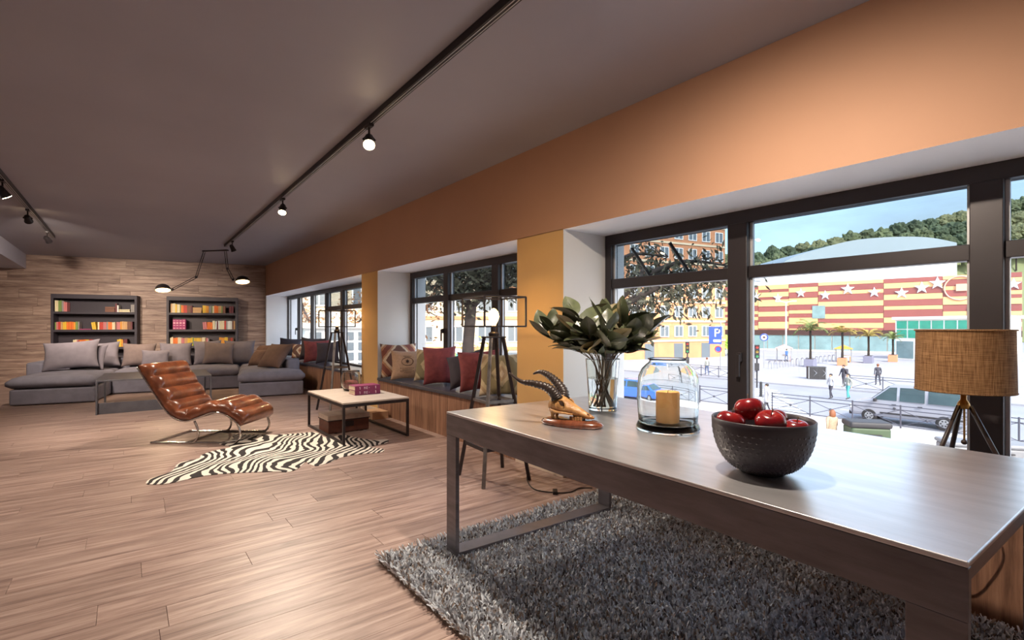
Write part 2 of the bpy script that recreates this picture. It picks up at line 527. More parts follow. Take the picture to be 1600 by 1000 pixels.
# window benches: oak front boards and a dark slab
def bench(label, y0, y1, group=None):
    t = thing('window_bench', label, 'bench', (XW, (y0 + y1) / 2, 0))
    h = (y1 - y0) / 2
    MB().box(.03, XG - XW - .002, -h + .004, h - .004, 0, .462).build('carcass', M_joint, t)
    n = max(2, round((y1 - y0) / 0.62))
    for i in range(n):
        a = -h + .004 + i * (2 * h - .008) / n; b = a + (2 * h - .008) / n
        MB().box(-.018, 0, -(b - a) / 2 + .0015, (b - a) / 2 - .0015, -.231, .231).build('front_panel', M_bench, t, loc=(.03, (a + b) / 2, .231))
    MB().box(-.012, XG - XW - .001, -h + .003, h - .003, .462, .50).build('slab', M_stone, t, bevel=.004)
    return t
bench('oak fronted window bench with dark slab behind the steel console table', -.70, 2.90)
bench('oak fronted window bench with dark slab carrying the crest cushion', 3.495, 6.616)
bench('long oak fronted window bench with dark slab beside the grey sofa', 7.21, 13.56)
# ================================================================== steel console table and what stands on it
M_steel = mat('patinated_steel', (118, 114, 120), 0.34, metal=0.55, var=0.22, scale=5, stretch=(1, 1, 6), bump=.03, bscale=30)
M_steel_top = mat('brushed_steel_top', (206, 204, 208), 0.33, metal=0.85, var=0.12, scale=3.5, stretch=(5, .8, 1))
TA = math.atan2(-.074, 2.051)      # small turn of the table against the wall
ct = thing('console_table', 'long dark patinated steel table standing on the grey shag rug', 'table', (1.848, 1.221, 0), 0)
ct.rotation_euler = (0, 0, -math.atan2(.074, 2.051))
tw, tl, tz = 1.131 / 2, 2.052 / 2, .76
MB().box(-tw, tw, -tl, tl, tz - .012, tz).build('tabletop', M_steel_top, ct, bevel=.003)
ap = MB()
ap.box(-tw, -tw + .02, -tl, tl, tz - .115, tz - .012); ap.box(tw - .02, tw, -tl, tl, tz - .115, tz - .012)
ap.box(-tw + .02, tw - .02, -tl + .012, -tl + .024, tz - .06, tz - .012); ap.box(-tw + .02, tw - .02, tl - .024, tl - .012, tz - .115, tz - .012)
ap.build('apron', M_steel, ct, bevel=.002)
for sy in (-1, 1):
    ya, yb = sorted((sy * (tl - .001), sy * (tl - .098)))
    for sx in (-1, 1):
        xa, xb = sorted((sx * (tw - .001), sx * (tw - .022)))
        MB().box(xa, xb, ya, yb, .055, tz - .115).build('leg', M_steel, ct, bevel=.002)
    MB().box(-tw + .001, tw - .001, ya, yb, .036, .055).build('foot_rail', M_steel, ct, bevel=.002)

# bowl of apples
BX, BY, TZ = 1.53, .735, .76
M_bowl = mat('dark_ceramic', (50, 44, 52), 0.42, var=.12, scale=20)
bowl = thing('fruit_bowl', 'dark hammered bowl holding red apples', 'bowl', (BX, BY, TZ))
pr = [(0.0, .004), (.052, .004), (.055, 0), (.06, .0), (.062, .010)]
for i in range(1, 15):
    a = i / 14 * PI / 2
    pr.append((.058 + .086 * math.sin(a) ** .9, .012 + .150 * (1 - math.cos(a))))
outer = pr[:]
inner = [(r - .006, z + .004) for r, z in outer[:4:-1]] + [(0.0, .018)]
inner[0] = (.1385, .1625)
bb = MB(); bb.lathe(outer + [(.1415, .1645)] + inner, 64)
bo = bb.build('bowl_body', M_bowl, bowl, smooth=True)
# hammered dimples on the outside
dm = MB()
for ri in range(3, 15):
    r_, z_ = outer[ri + 2] if ri + 2 < len(outer) else outer[-1]
    nb = 44
    for j in range(nb):
        t = 2 * PI * (j + .5 * (ri % 2)) / nb
        nx, ny = math.cos(t), math.sin(t)
        c = Vector((nx * r_, ny * r_, z_))
        tg = Vector((-ny, nx, 0)); up = Vector((nx * .35, ny * .35, 1)).normalized(); n = tg.cross(up)
        s = .0062
        p = [c + tg * s, c + up * s, c - tg * s, c - up * s]
        dm.add(p + [c + n * .0012], [(0, 1, 4), (1, 2, 4), (2, 3, 4), (3, 0, 4)])
d = dm.build('hammered_facets', M_bowl, bowl); d['kind'] = 'stuff'

M_apple = mat('apple_skin', (100, 13, 24), 0.2, var=.45, scale=22, stretch=(1, 1, .3), coat=.4, col2=(142, 28, 30))
M_stalk = mat('apple_stalk', (74, 52, 30), .8)
def apple_mesh():
    b = MB(); prof = []
    for i in range(19):
        a = PI * i / 18
        r = math.sin(a); z = -math.cos(a)
        rr = .043 * r * (1 + .06 * z)
        zz = .038 * z - (.012 * math.exp(-((r) / .32) ** 2) * (1 if z > 0 else -.7))
        prof.append((max(rr, 1e-5), zz))
    b.lathe(prof, 24)
    return b.mesh('apple', M_apple, True)
ap_me = apple_mesh()
st = MB().tube([(0, 0, .02), (.001, .001, .034), (.004, .002, .046)], [.0015, .0013, .0018], 6).mesh('stalk', M_stalk, True)
apples = [(-.092, .012, .148, .98, .2, 'dark red apple leaning on the bowl rim beside the topmost apple'), (-.016, .048, .182, 1.04, -.2, 'large dark red apple topmost in the heap in the bowl'),
          (-.002, -.052, .158, 1.0, .3, 'bright red apple lying before the topmost apple in the bowl'), (.064, .052, .148, .92, -.3, 'red apple half hidden behind the bright red one in the bowl'),
          (.084, -.034, .131, .94, .1, 'low red apple showing its stalk near the bowl rim'), (-.045, -.022, .088, .98, .5, 'red apple buried under the heap in the bowl'),
          (.042, .006, .078, .95, .4, 'red apple at the bottom of the bowl')]
for (ax, ay, az, s, tl_, lab) in apples:
    # offsets are given along the camera's right / away directions
    wx = ax * R2[0] + ay * F2[0]; wy = ax * R2[1] + ay * F2[1]
    t = thing('apple', lab, 'apple', (BX + wx, BY + wy, TZ + az), 0, 'apples in the bowl')
    t.rotation_euler = (tl_, tl_ * .7, random.random() * 6); t.scale = (s, s, s)
    obj('fruit_body', ap_me, t); obj('stalk', st, t)

# glass cloche lantern with candle
JX, JY = 1.83, 1.28
M_cg = solid_glass('clear_glass', (.98, 1, .99), 1.42)
jar = thing('hurricane_lantern', 'clear glass hurricane jar with thick foot around a candle', 'lantern', (JX, JY, TZ))
def shell(prof_out, th):
    inn = [(max(r - th, 1e-4), z) for r, z in prof_out[::-1]]
    return prof_out, inn
po = [(.0001, .0), (.118, .0), (.128, .004), (.131, .018), (.126, .030), (.121, .040), (.124, .075), (.127, .13), (.127, .19), (.122, .232), (.108, .262), (.088, .282), (.078, .290), (.076, .298), (.084, .305)]
pi_ = [(.081, .307), (.073, .299), (.075, .288), (.086, .278), (.105, .258), (.118, .230), (.1235, .19), (.1235, .13), (.1205, .075), (.117, .040), (.110, .024), (.0001, .022)]
MB().lathe(po + pi_, 64).build('glass_body', M_cg, jar, smooth=True)
cd = thing('pillar_candle', 'thick cream pillar candle inside the glass hurricane jar', 'candle', (JX, JY, TZ + .0225))
M_wax = mat('candle_wax', (206, 152, 92), .5, var=.06, scale=6)
M_wax.node_tree.nodes['Principled BSDF'].inputs['Subsurface Weight'].default_value = .3
M_wax.node_tree.nodes['Principled BSDF'].inputs['Subsurface Radius'].default_value = (.03, .015, .008)
MB().lathe([(.0001, 0), (.047, 0), (.049, .003), (.049, .138), (.046, .143), (.040, .139), (.015, .135), (.0001, .134)], 40).build('wax', M_wax, cd, smooth=True, auto=50)
MB().tube([(0, 0, .130), (.001, 0, .142), (.005, .001, .147)], .0014, 6).build('wick', mat('wick_black', (30, 26, 24), .9), cd)

# glass vase with water and leafy branches
VX, VY = 2.01, 1.81
vase = thing('glass_vase', 'tall clear glass cylinder vase half filled with water', 'vase', (VX, VY, TZ))
MB().lathe([(.0001, 0), (.070, 0), (.074, .004), (.078, .10), (.090, .268), (.0905, .272), (.0885, .272), (.0875, .268), (.0745, .10), (.071, .020), (.066, .014), (.0001, .013)], 48).build('glass_body', M_cg, vase, smooth=True)
MB().lathe([(.0001, .0145), (.0655, .0148), (.0703, .021), (.0738, .10), (.0795, .168), (.0001, .168)], 40).build('water', solid_glass('water', (.99, .99, .97), 1.33), vase, smooth=True, auto=50)
M_leaf = mat('magnolia_leaf', (92, 98, 70), .30, var=.35, scale=14, rand=.35, col2=(58, 64, 50))
M_leafu = mat('magnolia_leaf_back', (118, 104, 66), .5, var=.25, scale=12, rand=.3)
M_stem = mat('branch_bark', (122, 98, 74), .7, var=.3, scale=30)
def leaf_mesh(L, wd, bend, fold, m):
    b = MB(); n = 8; vs = []
    for i in range(n + 1):
        t = i / n
        w_ = wd * (math.sin(PI * min(1, t ** .85)) ** .75) * (1 - .15 * t) + .0008
        z = bend * L * (t ** 2)
        x = L * t * (1 - .12 * abs(bend) * t)
        for j in (-1, -.5, 0, .5, 1):
            vs.append((x, j * w_, z + abs(j) * w_ * fold + .0012 * math.sin(9 * t + j * 2)))
    fs = [(i * 5 + j, i * 5 + j + 1, (i + 1) * 5 + j + 1, (i + 1) * 5 + j) for i in range(n) for j in range(4)]
    b.add(vs, fs)
    b.tube([(-.022, 0, -.002), (-.01, 0, 0), (L * .3, 0, bend * L * .09 - .001), (L * .8, 0, bend * L * .64 - .001)], [.002, .0018, .0014, .0006], 5)
    me = b.mesh('leaf', m, True)
    return me
leafs = [leaf_mesh(.135, .044, .25, .22, M_leaf), leaf_mesh(.15, .047, -.25, .25, M_leaf), leaf_mesh(.12, .040, .1, .18, M_leaf), leaf_mesh(.14, .044, -.1, .25, M_leafu)]
rb = random.Random(11)
NB = 22
for k in range(NB):
    ang = 2 * PI * k / NB * 2.4 + rb.uniform(-.25, .25)
    rad = .06 + .25 * ((k * 7 % NB) / NB) ** .6
    top = Vector((math.cos(ang) * rad, math.sin(ang) * rad, .47 + rb.uniform(-.04, .08) - rad * .40))
    ba_ = ang + PI + rb.uniform(-1.1, 1.1); br_ = rb.uniform(.03, .057); base = Vector((math.cos(ba_) * br_, math.sin(ba_) * br_, .024))
    mr_ = min(.074, rad * .2 + rb.uniform(.0, .035)); mid = Vector((math.cos(ang) * mr_, math.sin(ang) * mr_, .275))
    t = thing('leafy_branch', 'dark green magnolia branch standing in the glass vase', 'branch', (VX, VY, TZ), 0, 'branches in the glass vase')
    path = catmull([base, base.lerp(mid, .5), mid, top], 5)
    for q in path:                                       # stems stay inside the glass
        r_ = math.hypot(q.x, q.y); lim = .060 + .018 * min(1, q.z / .27)
        if q.z < .30 and r_ > lim: q.x *= lim / r_; q.y *= lim / r_
    MB().tube(path, [.0033 - .0016 * i / len(path) for i in range(len(path))], 6).build('stem', M_stem, t, smooth=True)
    nl = 11
    for j in range(nl):
        f = .72 + .28 * (j + 1) / nl
        idx = min(len(path) - 1, int(f * (len(path) - 1)))
        p = path[idx]
        la = ang + j * 2.4 + rb.uniform(-.4, .4)
        el = rb.uniform(-.35, .75) if j < nl - 3 else rb.uniform(.3, 1.2)
        if p.z < .37: el = max(el, .3)              # low leaves rise clear of the vase rim
        dv = Vector((math.cos(la) * math.cos(el), math.sin(la) * math.cos(el), math.sin(el)))
        rotq = dv.to_track_quat('X', 'Z') @ Euler((rb.uniform(-.7, .7), 0, 0)).to_quaternion()
        lf = obj('leaf', rb.choice(leafs[:3]) if rb.random() < .86 else leafs[3], t)
        lf.location = p + dv * .02
        lf.rotation_euler = rotq.to_euler()
        s = rb.uniform(.85, 1.2); lf.scale = (s, s, s)

# horned skull on an oval wooden plaque
SX, SY = 1.572, 1.60
M_plq = mat('plaque_wood', (112, 62, 42), .25, var=.3, scale=10, stretch=(6, 1, 1), coat=.5)
M_bone = mat('old_bone', (206, 158, 100), .38, var=.28, scale=26, bump=.3, bscale=70, col2=(150, 100, 56))
M_socket = mat('socket_dark', (60, 38, 22), .9)
M_horn = mat('horn', (58, 46, 42), .38, var=.3, scale=30)
sk = thing('mounted_skull', 'horned antelope skull mounted on a varnished oval wooden plaque', 'skull', (SX, SY, TZ))
sk.rotation_euler = (0, 0, math.atan2(1.47 - 1.741, 1.62 - 1.514))      # nose along local +x
MB().lathe([(.0001, 0), (.135, 0), (.146, .006), (.148, .014), (.140, .022), (.128, .025), (.120, .029), (.0001, .031)], 48, sx=1.0, sy=.44).build('plaque', M_plq, sk, smooth=True, auto=50)
sb = MB()
secs = [(-.105, .085, .012, .016), (-.098, .085, .032, .036), (-.075, .092, .041, .043), (-.045, .092, .043, .042), (-.02, .084, .040, .036), (.005, .076, .034, .029), (.03, .067, .026, .024), (.055, .058, .020, .019), (.08, .050, .015, .013), (.10, .045, .009, .008), (.108, .044, .003, .003)]
ns = 20; vs = []
for (x, z, ry, rz) in secs:
    for j in range(ns):
        t = 2 * PI * j / ns
        w_ = 1 + .10 * math.cos(2 * t)
        vs.append((x, math.cos(t) * ry * w_, z + math.sin(t) * rz))
fs = [(i * ns + j, i * ns + (j + 1) % ns, (i + 1) * ns + (j + 1) % ns, (i + 1) * ns + j) for i in range(len(secs) - 1) for j in range(ns)]
fs += [tuple(range(ns)), tuple((len(secs) - 1) * ns + j for j in range(ns))]
sb.add(vs, fs)
skull = sb.build('skull_bone', M_bone, sk, smooth=True)
for s in (-1, 1):
    # eye rings, cheek bones and the bony feet the skull rests on
    c = Vector((-.034, s * .041, .094))
    ring = [c + Vector((math.cos(a) * .024, s * .004 * math.cos(a * 2), math.sin(a) * .021)) for a in [2 * PI * i / 18 for i in range(18)]]
    MB().tube(ring, .0040, 8, closed=True).build('eye_ring', M_bone, sk, smooth=True)
    MB().sphere((c.x, c.y - s * .004, c.z), .0215, 14, 8, s=(1, .35, .92)).build('eye_socket', M_socket, sk, smooth=True)
    MB().tube([(-.085, s * .040, .07), (-.05, s * .047, .063), (-.01, s * .040, .060), (.02, s * .030, .055)], [.006, .0055, .005, .004], 8).build('cheek_bone', M_bone, sk, smooth=True)
    MB().tube([(-.08, s * .022, .065), (-.083, s * .022, .03)], [.014, .006], 8).build('jaw_stub', M_bone, sk, smooth=True)
    tb = MB()
    for i in range(5):
        tb.box(.0 + i * .012, .010 + i * .012, s * .020 - .004, s * .020 + .004, .029, .046)
    tb.build('tooth_row', M_bone, sk, bevel=.002)
    MB().sphere((.078, s * .009, .057), .007, 10, 6, s=(1.6, .5, .6)).build('nostril', M_socket, sk, smooth=True)
    # horns: sweep back and curve, ringed
    cp = [(-.060, -.022, .118), (-.072, -.026, .140), (-.108, -.038, .170), (-.170, -.052, .184), (-.229, -.054, .190), (-.291, -.055, .226)] if s < 0 else [(-.052, .026, .118), (-.060, .038, .145), (-.105, .060, .184), (-.160, .078, .214), (-.205, .084, .224), (-.240, .084, .212)]
    path = catmull(cp, 11); rr = []
    for i in range(len(path)):
        t = i / (len(path) - 1)
        rr.append((.023 * (1 - t) ** .75 + .0025) * (1 + (.20 if (i % 3 == 0 and t < .74) else 0)))
    MB().tube(path, rr, 14).build('horn', M_horn, sk, smooth=True)

# tripod lamp with burlap drum shade, on the bench behind the table
LX, LY = 2.93, .525
lamp = thing('tripod_lamp', 'table lamp with brown burlap drum shade on a dark wooden tripod', 'lamp', (LX, LY, .50))
m, t_, p = nodes_of('burlap'); M_burlap = m
Lk = t_.links.new
p.inputs['Roughness'].default_value = .95
tc = t_.nodes.new('ShaderNodeTexCoord')
facs = []
for sc_ in ((10, 10, 420), (190, 190, 9)):
    mp = t_.nodes.new('ShaderNodeMapping'); mp.inputs['Scale'].default_value = sc_
    Lk(tc.outputs['Object'], mp.inputs[0]); n_ = t_.nodes.new('ShaderNodeTexNoise'); n_.inputs['Scale'].default_value = 1.5; n_.inputs['Detail'].default_value = 4
    Lk(mp.outputs[0], n_.inputs['Vector']); facs.append(n_.outputs['Fac'])
ad = t_.nodes.new('ShaderNodeMath'); ad.operation = 'ADD'; Lk(facs[0], ad.inputs[0]); Lk(facs[1], ad.inputs[1])
rp = t_.nodes.new('ShaderNodeValToRGB'); rp.color_ramp.elements[0].position = .78; rp.color_ramp.elements[0].color = lin(124, 88, 56)
rp.color_ramp.elements[1].position = 1.12; rp.color_ramp.elements[1].color = lin(186, 142, 98)
dv = t_.nodes.new('ShaderNodeMath'); dv.operation = 'MULTIPLY'; dv.inputs[1].default_value = 1.0; Lk(ad.outputs[0], dv.inputs[0])
rp.color_ramp.elements[0].position = .42; rp.color_ramp.elements[1].position = .6
dv.inputs[1].default_value = .5
Lk(dv.outputs[0], rp.inputs[0]); Lk(rp.outputs[0], p.inputs['Base Color'])
trl = t_.nodes.new('ShaderNodeBsdfTranslucent'); Lk(rp.outputs[0], trl.inputs['Color'])
mxs = t_.nodes.new('ShaderNodeMixShader'); mxs.inputs[0].default_value = .35
om = [n for n in t_.nodes if n.type == 'OUTPUT_MATERIAL'][0]
Lk(p.outputs[0], mxs.inputs[1]); Lk(trl.outputs[0], mxs.inputs[2]); Lk(mxs.outputs[0], om.inputs[0])
M_dkwood = mat('dark_tripod_wood', (48, 34, 30), .4, var=.2, scale=12)
M_brass = mat('brass', (150, 110, 56), .3, metal=.9)
SR = .166
MB().lathe([(SR + .004, .420), (SR, .686), (SR - .003, .686), (SR + .001, .420), (SR + .004, .420)], 56, cap=False).build('lamp_shade', M_burlap, lamp, smooth=True, auto=40)
for z in (.420, .686):
    MB().tube([(math.cos(a) * (SR + .003), math.sin(a) * (SR + .003), z) for a in [2 * PI * i / 40 for i in range(40)]], .004, 6, closed=True).build('shade_trim', M_burlap, lamp, smooth=True)
sp = MB()
for a in (0.3, 0.3 + 2 * PI / 3, .3 + 4 * PI / 3):
    sp.tube([(0, 0, .60), (math.cos(a) * SR, math.sin(a) * SR, .68)], .002, 5)
sp.tube([(0, 0, .36), (0, 0, .60)], .008, 8)
sp.build('shade_carrier', M_brass, lamp)
MB().lathe([(.0001, .34), (.022, .34), (.024, .352), (.020, .366), (.011, .38), (.011, .44), (.0001, .44)], 20).build('hub', M_brass, lamp, smooth=True, auto=40)
for a in (2.50, .55, -1.55):
    MB().tube([(math.cos(a) * .022, math.sin(a) * .022, .352), (math.cos(a) * .17, math.sin(a) * .17, .004)], [.009, .0105], 10).build('leg', M_dkwood, lamp, smooth=True)
MB().tube([(.012, 0, .345), (.012, .0, .20)], .004, 6).build('pull_chain', M_brass, lamp).data
MB().sphere((.012, 0, .19), .012, 10, 8).build('chain_knob', M_dkwood, lamp, smooth=True)
MB().sphere((0, 0, .53), .032, 16, 10, s=(1, 1, 1.25)).build('bulb', mat('warm_bulb', (255, 214, 150), .3, emit=(255, 206, 140), estr=4), lamp, smooth=True)
point(lamp, (0, 0, .53), 26, (1, .70, .40), .03)
crd = catmull([(2.90, .46, .505), (2.745, .435, .51), (2.722, .42, .46), (2.722, .40, .36), (2.724, .435, .25), (2.724, .49, .17), (2.725, .62, .155), (2.725, .80, .18)], 8)
MB().tube([(q.x - LX, q.y - LY, q.z - .50) for q in crd], .0035, 6).build('cord', mat('black_cord', (34, 28, 28), .5), lamp, smooth=True)

# ================================================================== shag rug under the table
M_pile = mat('shag_pile', (150, 147, 150), .85, var=.0)
t_ = M_pile.node_tree; p = t_.nodes['Principled BSDF']
at = t_.nodes.new('ShaderNodeAttribute'); at.attribute_name = 'tint'
t_.links.new(at.outputs['Color'], p.inputs['Base Color'])
RX0, RX1, RY0, RY1 = 1.02, 2.70, -.35, 2.43
rug = thing('shag_rug', 'thick grey shag rug under the steel console table', 'rug', ((RX0 + RX1) / 2, (RY0 + RY1) / 2, 0))
hx, hy = (RX1 - RX0) / 2, (RY1 - RY0) / 2
MB().box(-hx, hx, -hy, hy, .0005, .012).build('backing', mat('rug_backing', (120, 104, 92), .95), rug)
N = 72000
px = rng.uniform(-hx, hx, N); py = rng.uniform(-hy, hy, N)
h = rng.uniform(.024, .044, N) * (1 - .18 * (np.sin(px * 9 + 2 * np.sin(py * 5)) * .5 + .5) * rng.random(N))
an = rng.uniform(0, 2 * PI, N); ln = rng.uniform(.1, .9, N) * .024
edge = np.minimum.reduce([hx - px, px + hx, hy - py, py + hy])
ox = np.where(px > 0, 1, -1) * np.where(hx - np.abs(px) < .02, .018, 0); oy = np.where(py > 0, 1, -1) * np.where(hy - np.abs(py) < .02, .018, 0)
tx = px + np.cos(an) * ln + ox; ty = py + np.sin(an) * ln + oy
wd = rng.uniform(.0035, .0062, N); wa = rng.uniform(0, PI, N)
wx, wy = np.cos(wa) * wd, np.sin(wa) * wd
z0 = np.full(N, .010)
V = np.empty((N, 6, 3))
V[:, 0] = np.stack([px - wx, py - wy, z0], 1); V[:, 1] = np.stack([px + wx, py + wy, z0], 1)
mx_, my_ = px * .55 + tx * .45, py * .55 + ty * .45
V[:, 2] = np.stack([mx_ - wx, my_ - wy, z0 + h * .7], 1); V[:, 3] = np.stack([mx_ + wx, my_ + wy, z0 + h * .7], 1)
wa2 = wa + rng.uniform(-.9, .9, N); ux, uy = np.cos(wa2) * wd * .7, np.sin(wa2) * wd * .7
V[:, 4] = np.stack([tx - ux, ty - uy, z0 + h], 1); V[:, 5] = np.stack([tx + ux, ty + uy, z0 + h], 1)
idx = (np.arange(N) * 6)[:, None]
Fq = np.concatenate([idx + np.array([[0, 1, 3, 2]]), idx + np.array([[2, 3, 5, 4]])], 0)
me = bpy.data.meshes.new('pile')
me.vertices.add(N * 6); me.vertices.foreach_set('co', V.reshape(-1))
me.loops.add(Fq.size); me.loops.foreach_set('vertex_index', Fq.reshape(-1))
me.polygons.add(len(Fq)); me.polygons.foreach_set('loop_start', np.arange(len(Fq)) * 4); me.polygons.foreach_set('loop_total', np.full(len(Fq), 4))
me.update(calc_edges=True)
ca = me.color_attributes.new('tint', 'FLOAT_COLOR', 'POINT')
br = rng.normal(0, 1, N)
palette = np.array([lin(234, 238, 244), lin(208, 212, 220), lin(172, 172, 178), lin(168, 148, 134), lin(104, 96, 98)])
pick = rng.choice(5, N, p=[.30, .30, .2, .12, .08])
col = palette[pick]
ca.data.foreach_set('color', np.repeat(col, 6, axis=0).reshape(-1))
me.materials.append(M_pile)
pl = obj('pile', me, rug); pl['kind'] = 'stuff'

# ================================================================== zebra hide
m, t_, p = nodes_of('zebra_hide'); M_zeb = m; L = t_.links.new
p.inputs['Roughness'].default_value = .9
tc = t_.nodes.new('ShaderNodeTexCoord'); mp = t_.nodes.new('ShaderNodeMapping')
mp.inputs['Rotation'].default_value = (0, 0, .55)
L(tc.outputs['Object'], mp.inputs[0])
nz = t_.nodes.new('ShaderNodeTexNoise'); nz.inputs['Scale'].default_value = 1.35; nz.inputs['Detail'].default_value = 1.5
L(mp.outputs[0], nz.inputs['Vector'])
sbv = t_.nodes.new('ShaderNodeVectorMath'); sbv.operation = 'SUBTRACT'; sbv.inputs[1].default_value = (.5, .5, .5); L(nz.outputs['Color'], sbv.inputs[0])
scv = t_.nodes.new('ShaderNodeVectorMath'); scv.operation = 'SCALE'; scv.inputs['Scale'].default_value = .85; L(sbv.outputs[0], scv.inputs[0])
adv = t_.nodes.new('ShaderNodeVectorMath'); adv.operation = 'ADD'; L(mp.outputs[0], adv.inputs[0]); L(scv.outputs[0], adv.inputs[1])
wv = t_.nodes.new('ShaderNodeTexWave'); wv.wave_type = 'BANDS'; wv.bands_direction = 'X'; wv.wave_profile = 'SIN'
wv.inputs['Scale'].default_value = 4.4; wv.inputs['Distortion'].default_value = 3.0; wv.inputs['Detail'].default_value = 1.0; wv.inputs['Detail Scale'].default_value = 1.6
L(adv.outputs[0], wv.inputs['Vector'])
rp = t_.nodes.new('ShaderNodeValToRGB'); rp.color_ramp.elements[0].position = .44; rp.color_ramp.elements[0].color = lin(34, 26, 26)
rp.color_ramp.elements[1].position = .54; rp.color_ramp.elements[1].color = lin(226, 216, 204)
L(wv.outputs['Fac'], rp.inputs[0]); L(rp.outputs[0], p.inputs['Base Color'])
zo = [(0.124, 4.773), (0.159, 4.869), (0.292, 4.986), (0.372, 5.267), (0.523, 5.339), (0.559, 5.471), (0.681, 5.588), (0.829, 5.659), (0.748, 5.922), (0.91, 6.019), (0.948, 6.268), (1.18, 6.089), (1.495, 5.928), (1.705, 5.861), (1.714, 5.521), (1.908, 5.526), (1.967, 5.326), (2.064, 5.073), (2.198, 5.023), (2.137, 4.884), (1.926, 4.811), (1.997, 4.65), (1.937, 4.545), (1.805, 4.58), (1.675, 4.609), (1.551, 4.572), (1.384, 4.458), (1.291, 4.437), (1.262, 4.553), (1.266, 4.634), (1.168, 4.475), (1.064, 4.389), (0.977, 4.47), (0.68, 4.641), (0.479, 4.69), (0.28, 4.632), (0.189, 4.656), (0.127, 4.711)]
zc = (1.1, 5.1)
sm = catmull([(x - zc[0], y - zc[1], 0) for x, y in zo], 4, closed=True)
zb = MB().prism([(q.x, q.y) for q in sm], .001, .0045)
zr = zb.build('zebra_hide_rug', M_zeb, loc=(zc[0], zc[1], 0))
bm = bmesh.new(); bm.from_mesh(zr.data); bmesh.ops.triangulate(bm, faces=[f for f in bm.faces if len(f.verts) > 4]); bm.to_mesh(zr.data); bm.free()
tag(zr, 'black and white zebra hide lying flat on the oak floor', 'rug')

# ================================================================== leather chaise
M_leather = mat('tan_leather', (140, 78, 46), .28, coat=.6, var=.4, scale=7, bump=.12, bscale=45, col2=(78, 38, 24))
M_chrome = mat('chrome', (200, 196, 192), .12, metal=1.0)
M_ldark = mat('leather_underside', (66, 34, 24), .5, var=.2, scale=20)
ch = thing('leather_chaise', 'channelled brown leather chaise longue on chrome runners', 'chaise', (.183, 6.324, 0), math.atan2(-.63, .776))
CW = .64                      # local x = head to foot, local y = across (near side y = 0)
cl = catmull([(-.115, 0, .800), (-.02, 0, .655), (.10, 0, .470), (.225, 0, .310), (.36, 0, .255), (.50, 0, .295), (.645, 0, .345), (.76, 0, .335), (.87, 0, .275), (.955, 0, .195)], 14)
# resample by arc length
acc = [0]
for a, b in zip(cl, cl[1:]): acc.append(acc[-1] + (b - a).length)
TOT = acc[-1]
def at_len(s):
    s = max(0, min(TOT, s))
    for i in range(len(acc) - 1):
        if acc[i + 1] >= s:
            t = (s - acc[i]) / max(1e-9, acc[i + 1] - acc[i]); return cl[i].lerp(cl[i + 1], t), (cl[i + 1] - cl[i]).normalized()
    return cl[-1], (cl[-1] - cl[-2]).normalized()
NCH = 9; NS = NCH * 12; NW = 22
vs = []
for i in range(NS + 1):
    s = TOT * i / NS
    c, tg = at_len(s); nrm = Vector((-tg.z, 0, tg.x))
    ph = (i % 12) / 12
    roll = math.sin(PI * ph) ** .6 if ph > 0 else 0.0
    endf = min(1, min(s, TOT - s) / .04) ** .5
    for j in range(NW + 1):
        y = CW * j / NW
        e = min(y, CW - y); er = min(1, e / .022); ef = math.sqrt(max(0, 1 - (1 - er) ** 2))
        rin = min(1, max(0, e - .012) / .05); rin = rin * rin * (3 - 2 * rin)      # rolls die out before the welted edge
        th = (.058 * (.55 + .45 * ef) + .042 * roll * rin + .010 * (1 - rin) * ef) * (.5 + .5 * endf)
        th += .003 * noise.noise(Vector((s * 14, y * 9, 1.7)))
        q = c + nrm * th; vs.append((q.x, y, q.z))
top_n = len(vs)
for i in range(NS + 1):
    s = TOT * i / NS
    c, tg = at_len(s); nrm = Vector((-tg.z, 0, tg.x))
    for j in range(NW + 1):
        y = .012 + (CW - .024) * j / NW
        q = c - nrm * .012; vs.append((q.x, y, q.z))
fs = []; mi = []
W1 = NW + 1
for i in range(NS):
    for j in range(NW):
        a = i * W1 + j
        fs.append((a, a + 1, a + W1 + 1, a + W1)); mi.append(0)
        fs.append((top_n + a, top_n + a + W1, top_n + a + W1 + 1, top_n + a + 1)); mi.append(1)
    for j, fl_ in ((0, 0), (NW, 1)):
        a = i * W1 + j
        fs.append((a, a + W1, top_n + a + W1, top_n + a)); mi.append(0)
for i in (0, NS):
    for j in range(NW):
        a = i * W1 + j
        fs.append((a, a + 1, top_n + a + 1, top_n + a)); mi.append(0)
b = MB(); b.add(vs, fs, mi); b.build('cushion', [M_leather, M_ldark], ch, smooth=True, auto=75)
for y in (.02, CW - .02):
    rail = [];
    for i in range(31):
        c, tg = at_len(TOT * i / 30); nrm = Vector((-tg.z, 0, tg.x)); q = c - nrm * .022
        rail.append((q.x, y, q.z))
    MB().tube(rail, .011, 8).build('side_rail', M_chrome, ch, smooth=True)
for k in range(10):
    c, tg = at_len(TOT * (k + .5) / 10); nrm = Vector((-tg.z, 0, tg.x)); q = c - nrm * .016
    MB().bar((q.x, .02, q.z), (q.x, CW - .02, q.z), .03, .006).build('strap', M_ldark, ch)
for y in (.03, CW - .03):
    fl_ = catmull([(.0, y, .010), (.45, y, .010), (.83, y, .010), (.905, y, .030), (.935, y, .085), (.925, y, .150), (.90, y, .215)], 6)
    MB().tube(fl_, .012, 8).build('runner', M_chrome, ch, smooth=True)
    c, tg = at_len(TOT * .53)
    MB().tube(catmull([(.40, y, .010), (.455, y, .022), (.492, y, .075), (.490, y, .15), (.455, y, .235)], 5), .012, 8).build('leg', M_chrome, ch, smooth=True)
for x in (.02, .37):
    MB().bar((x, .03, .012), (x, CW - .03, .012), .03, .010).build('cross_bar', M_chrome, ch)

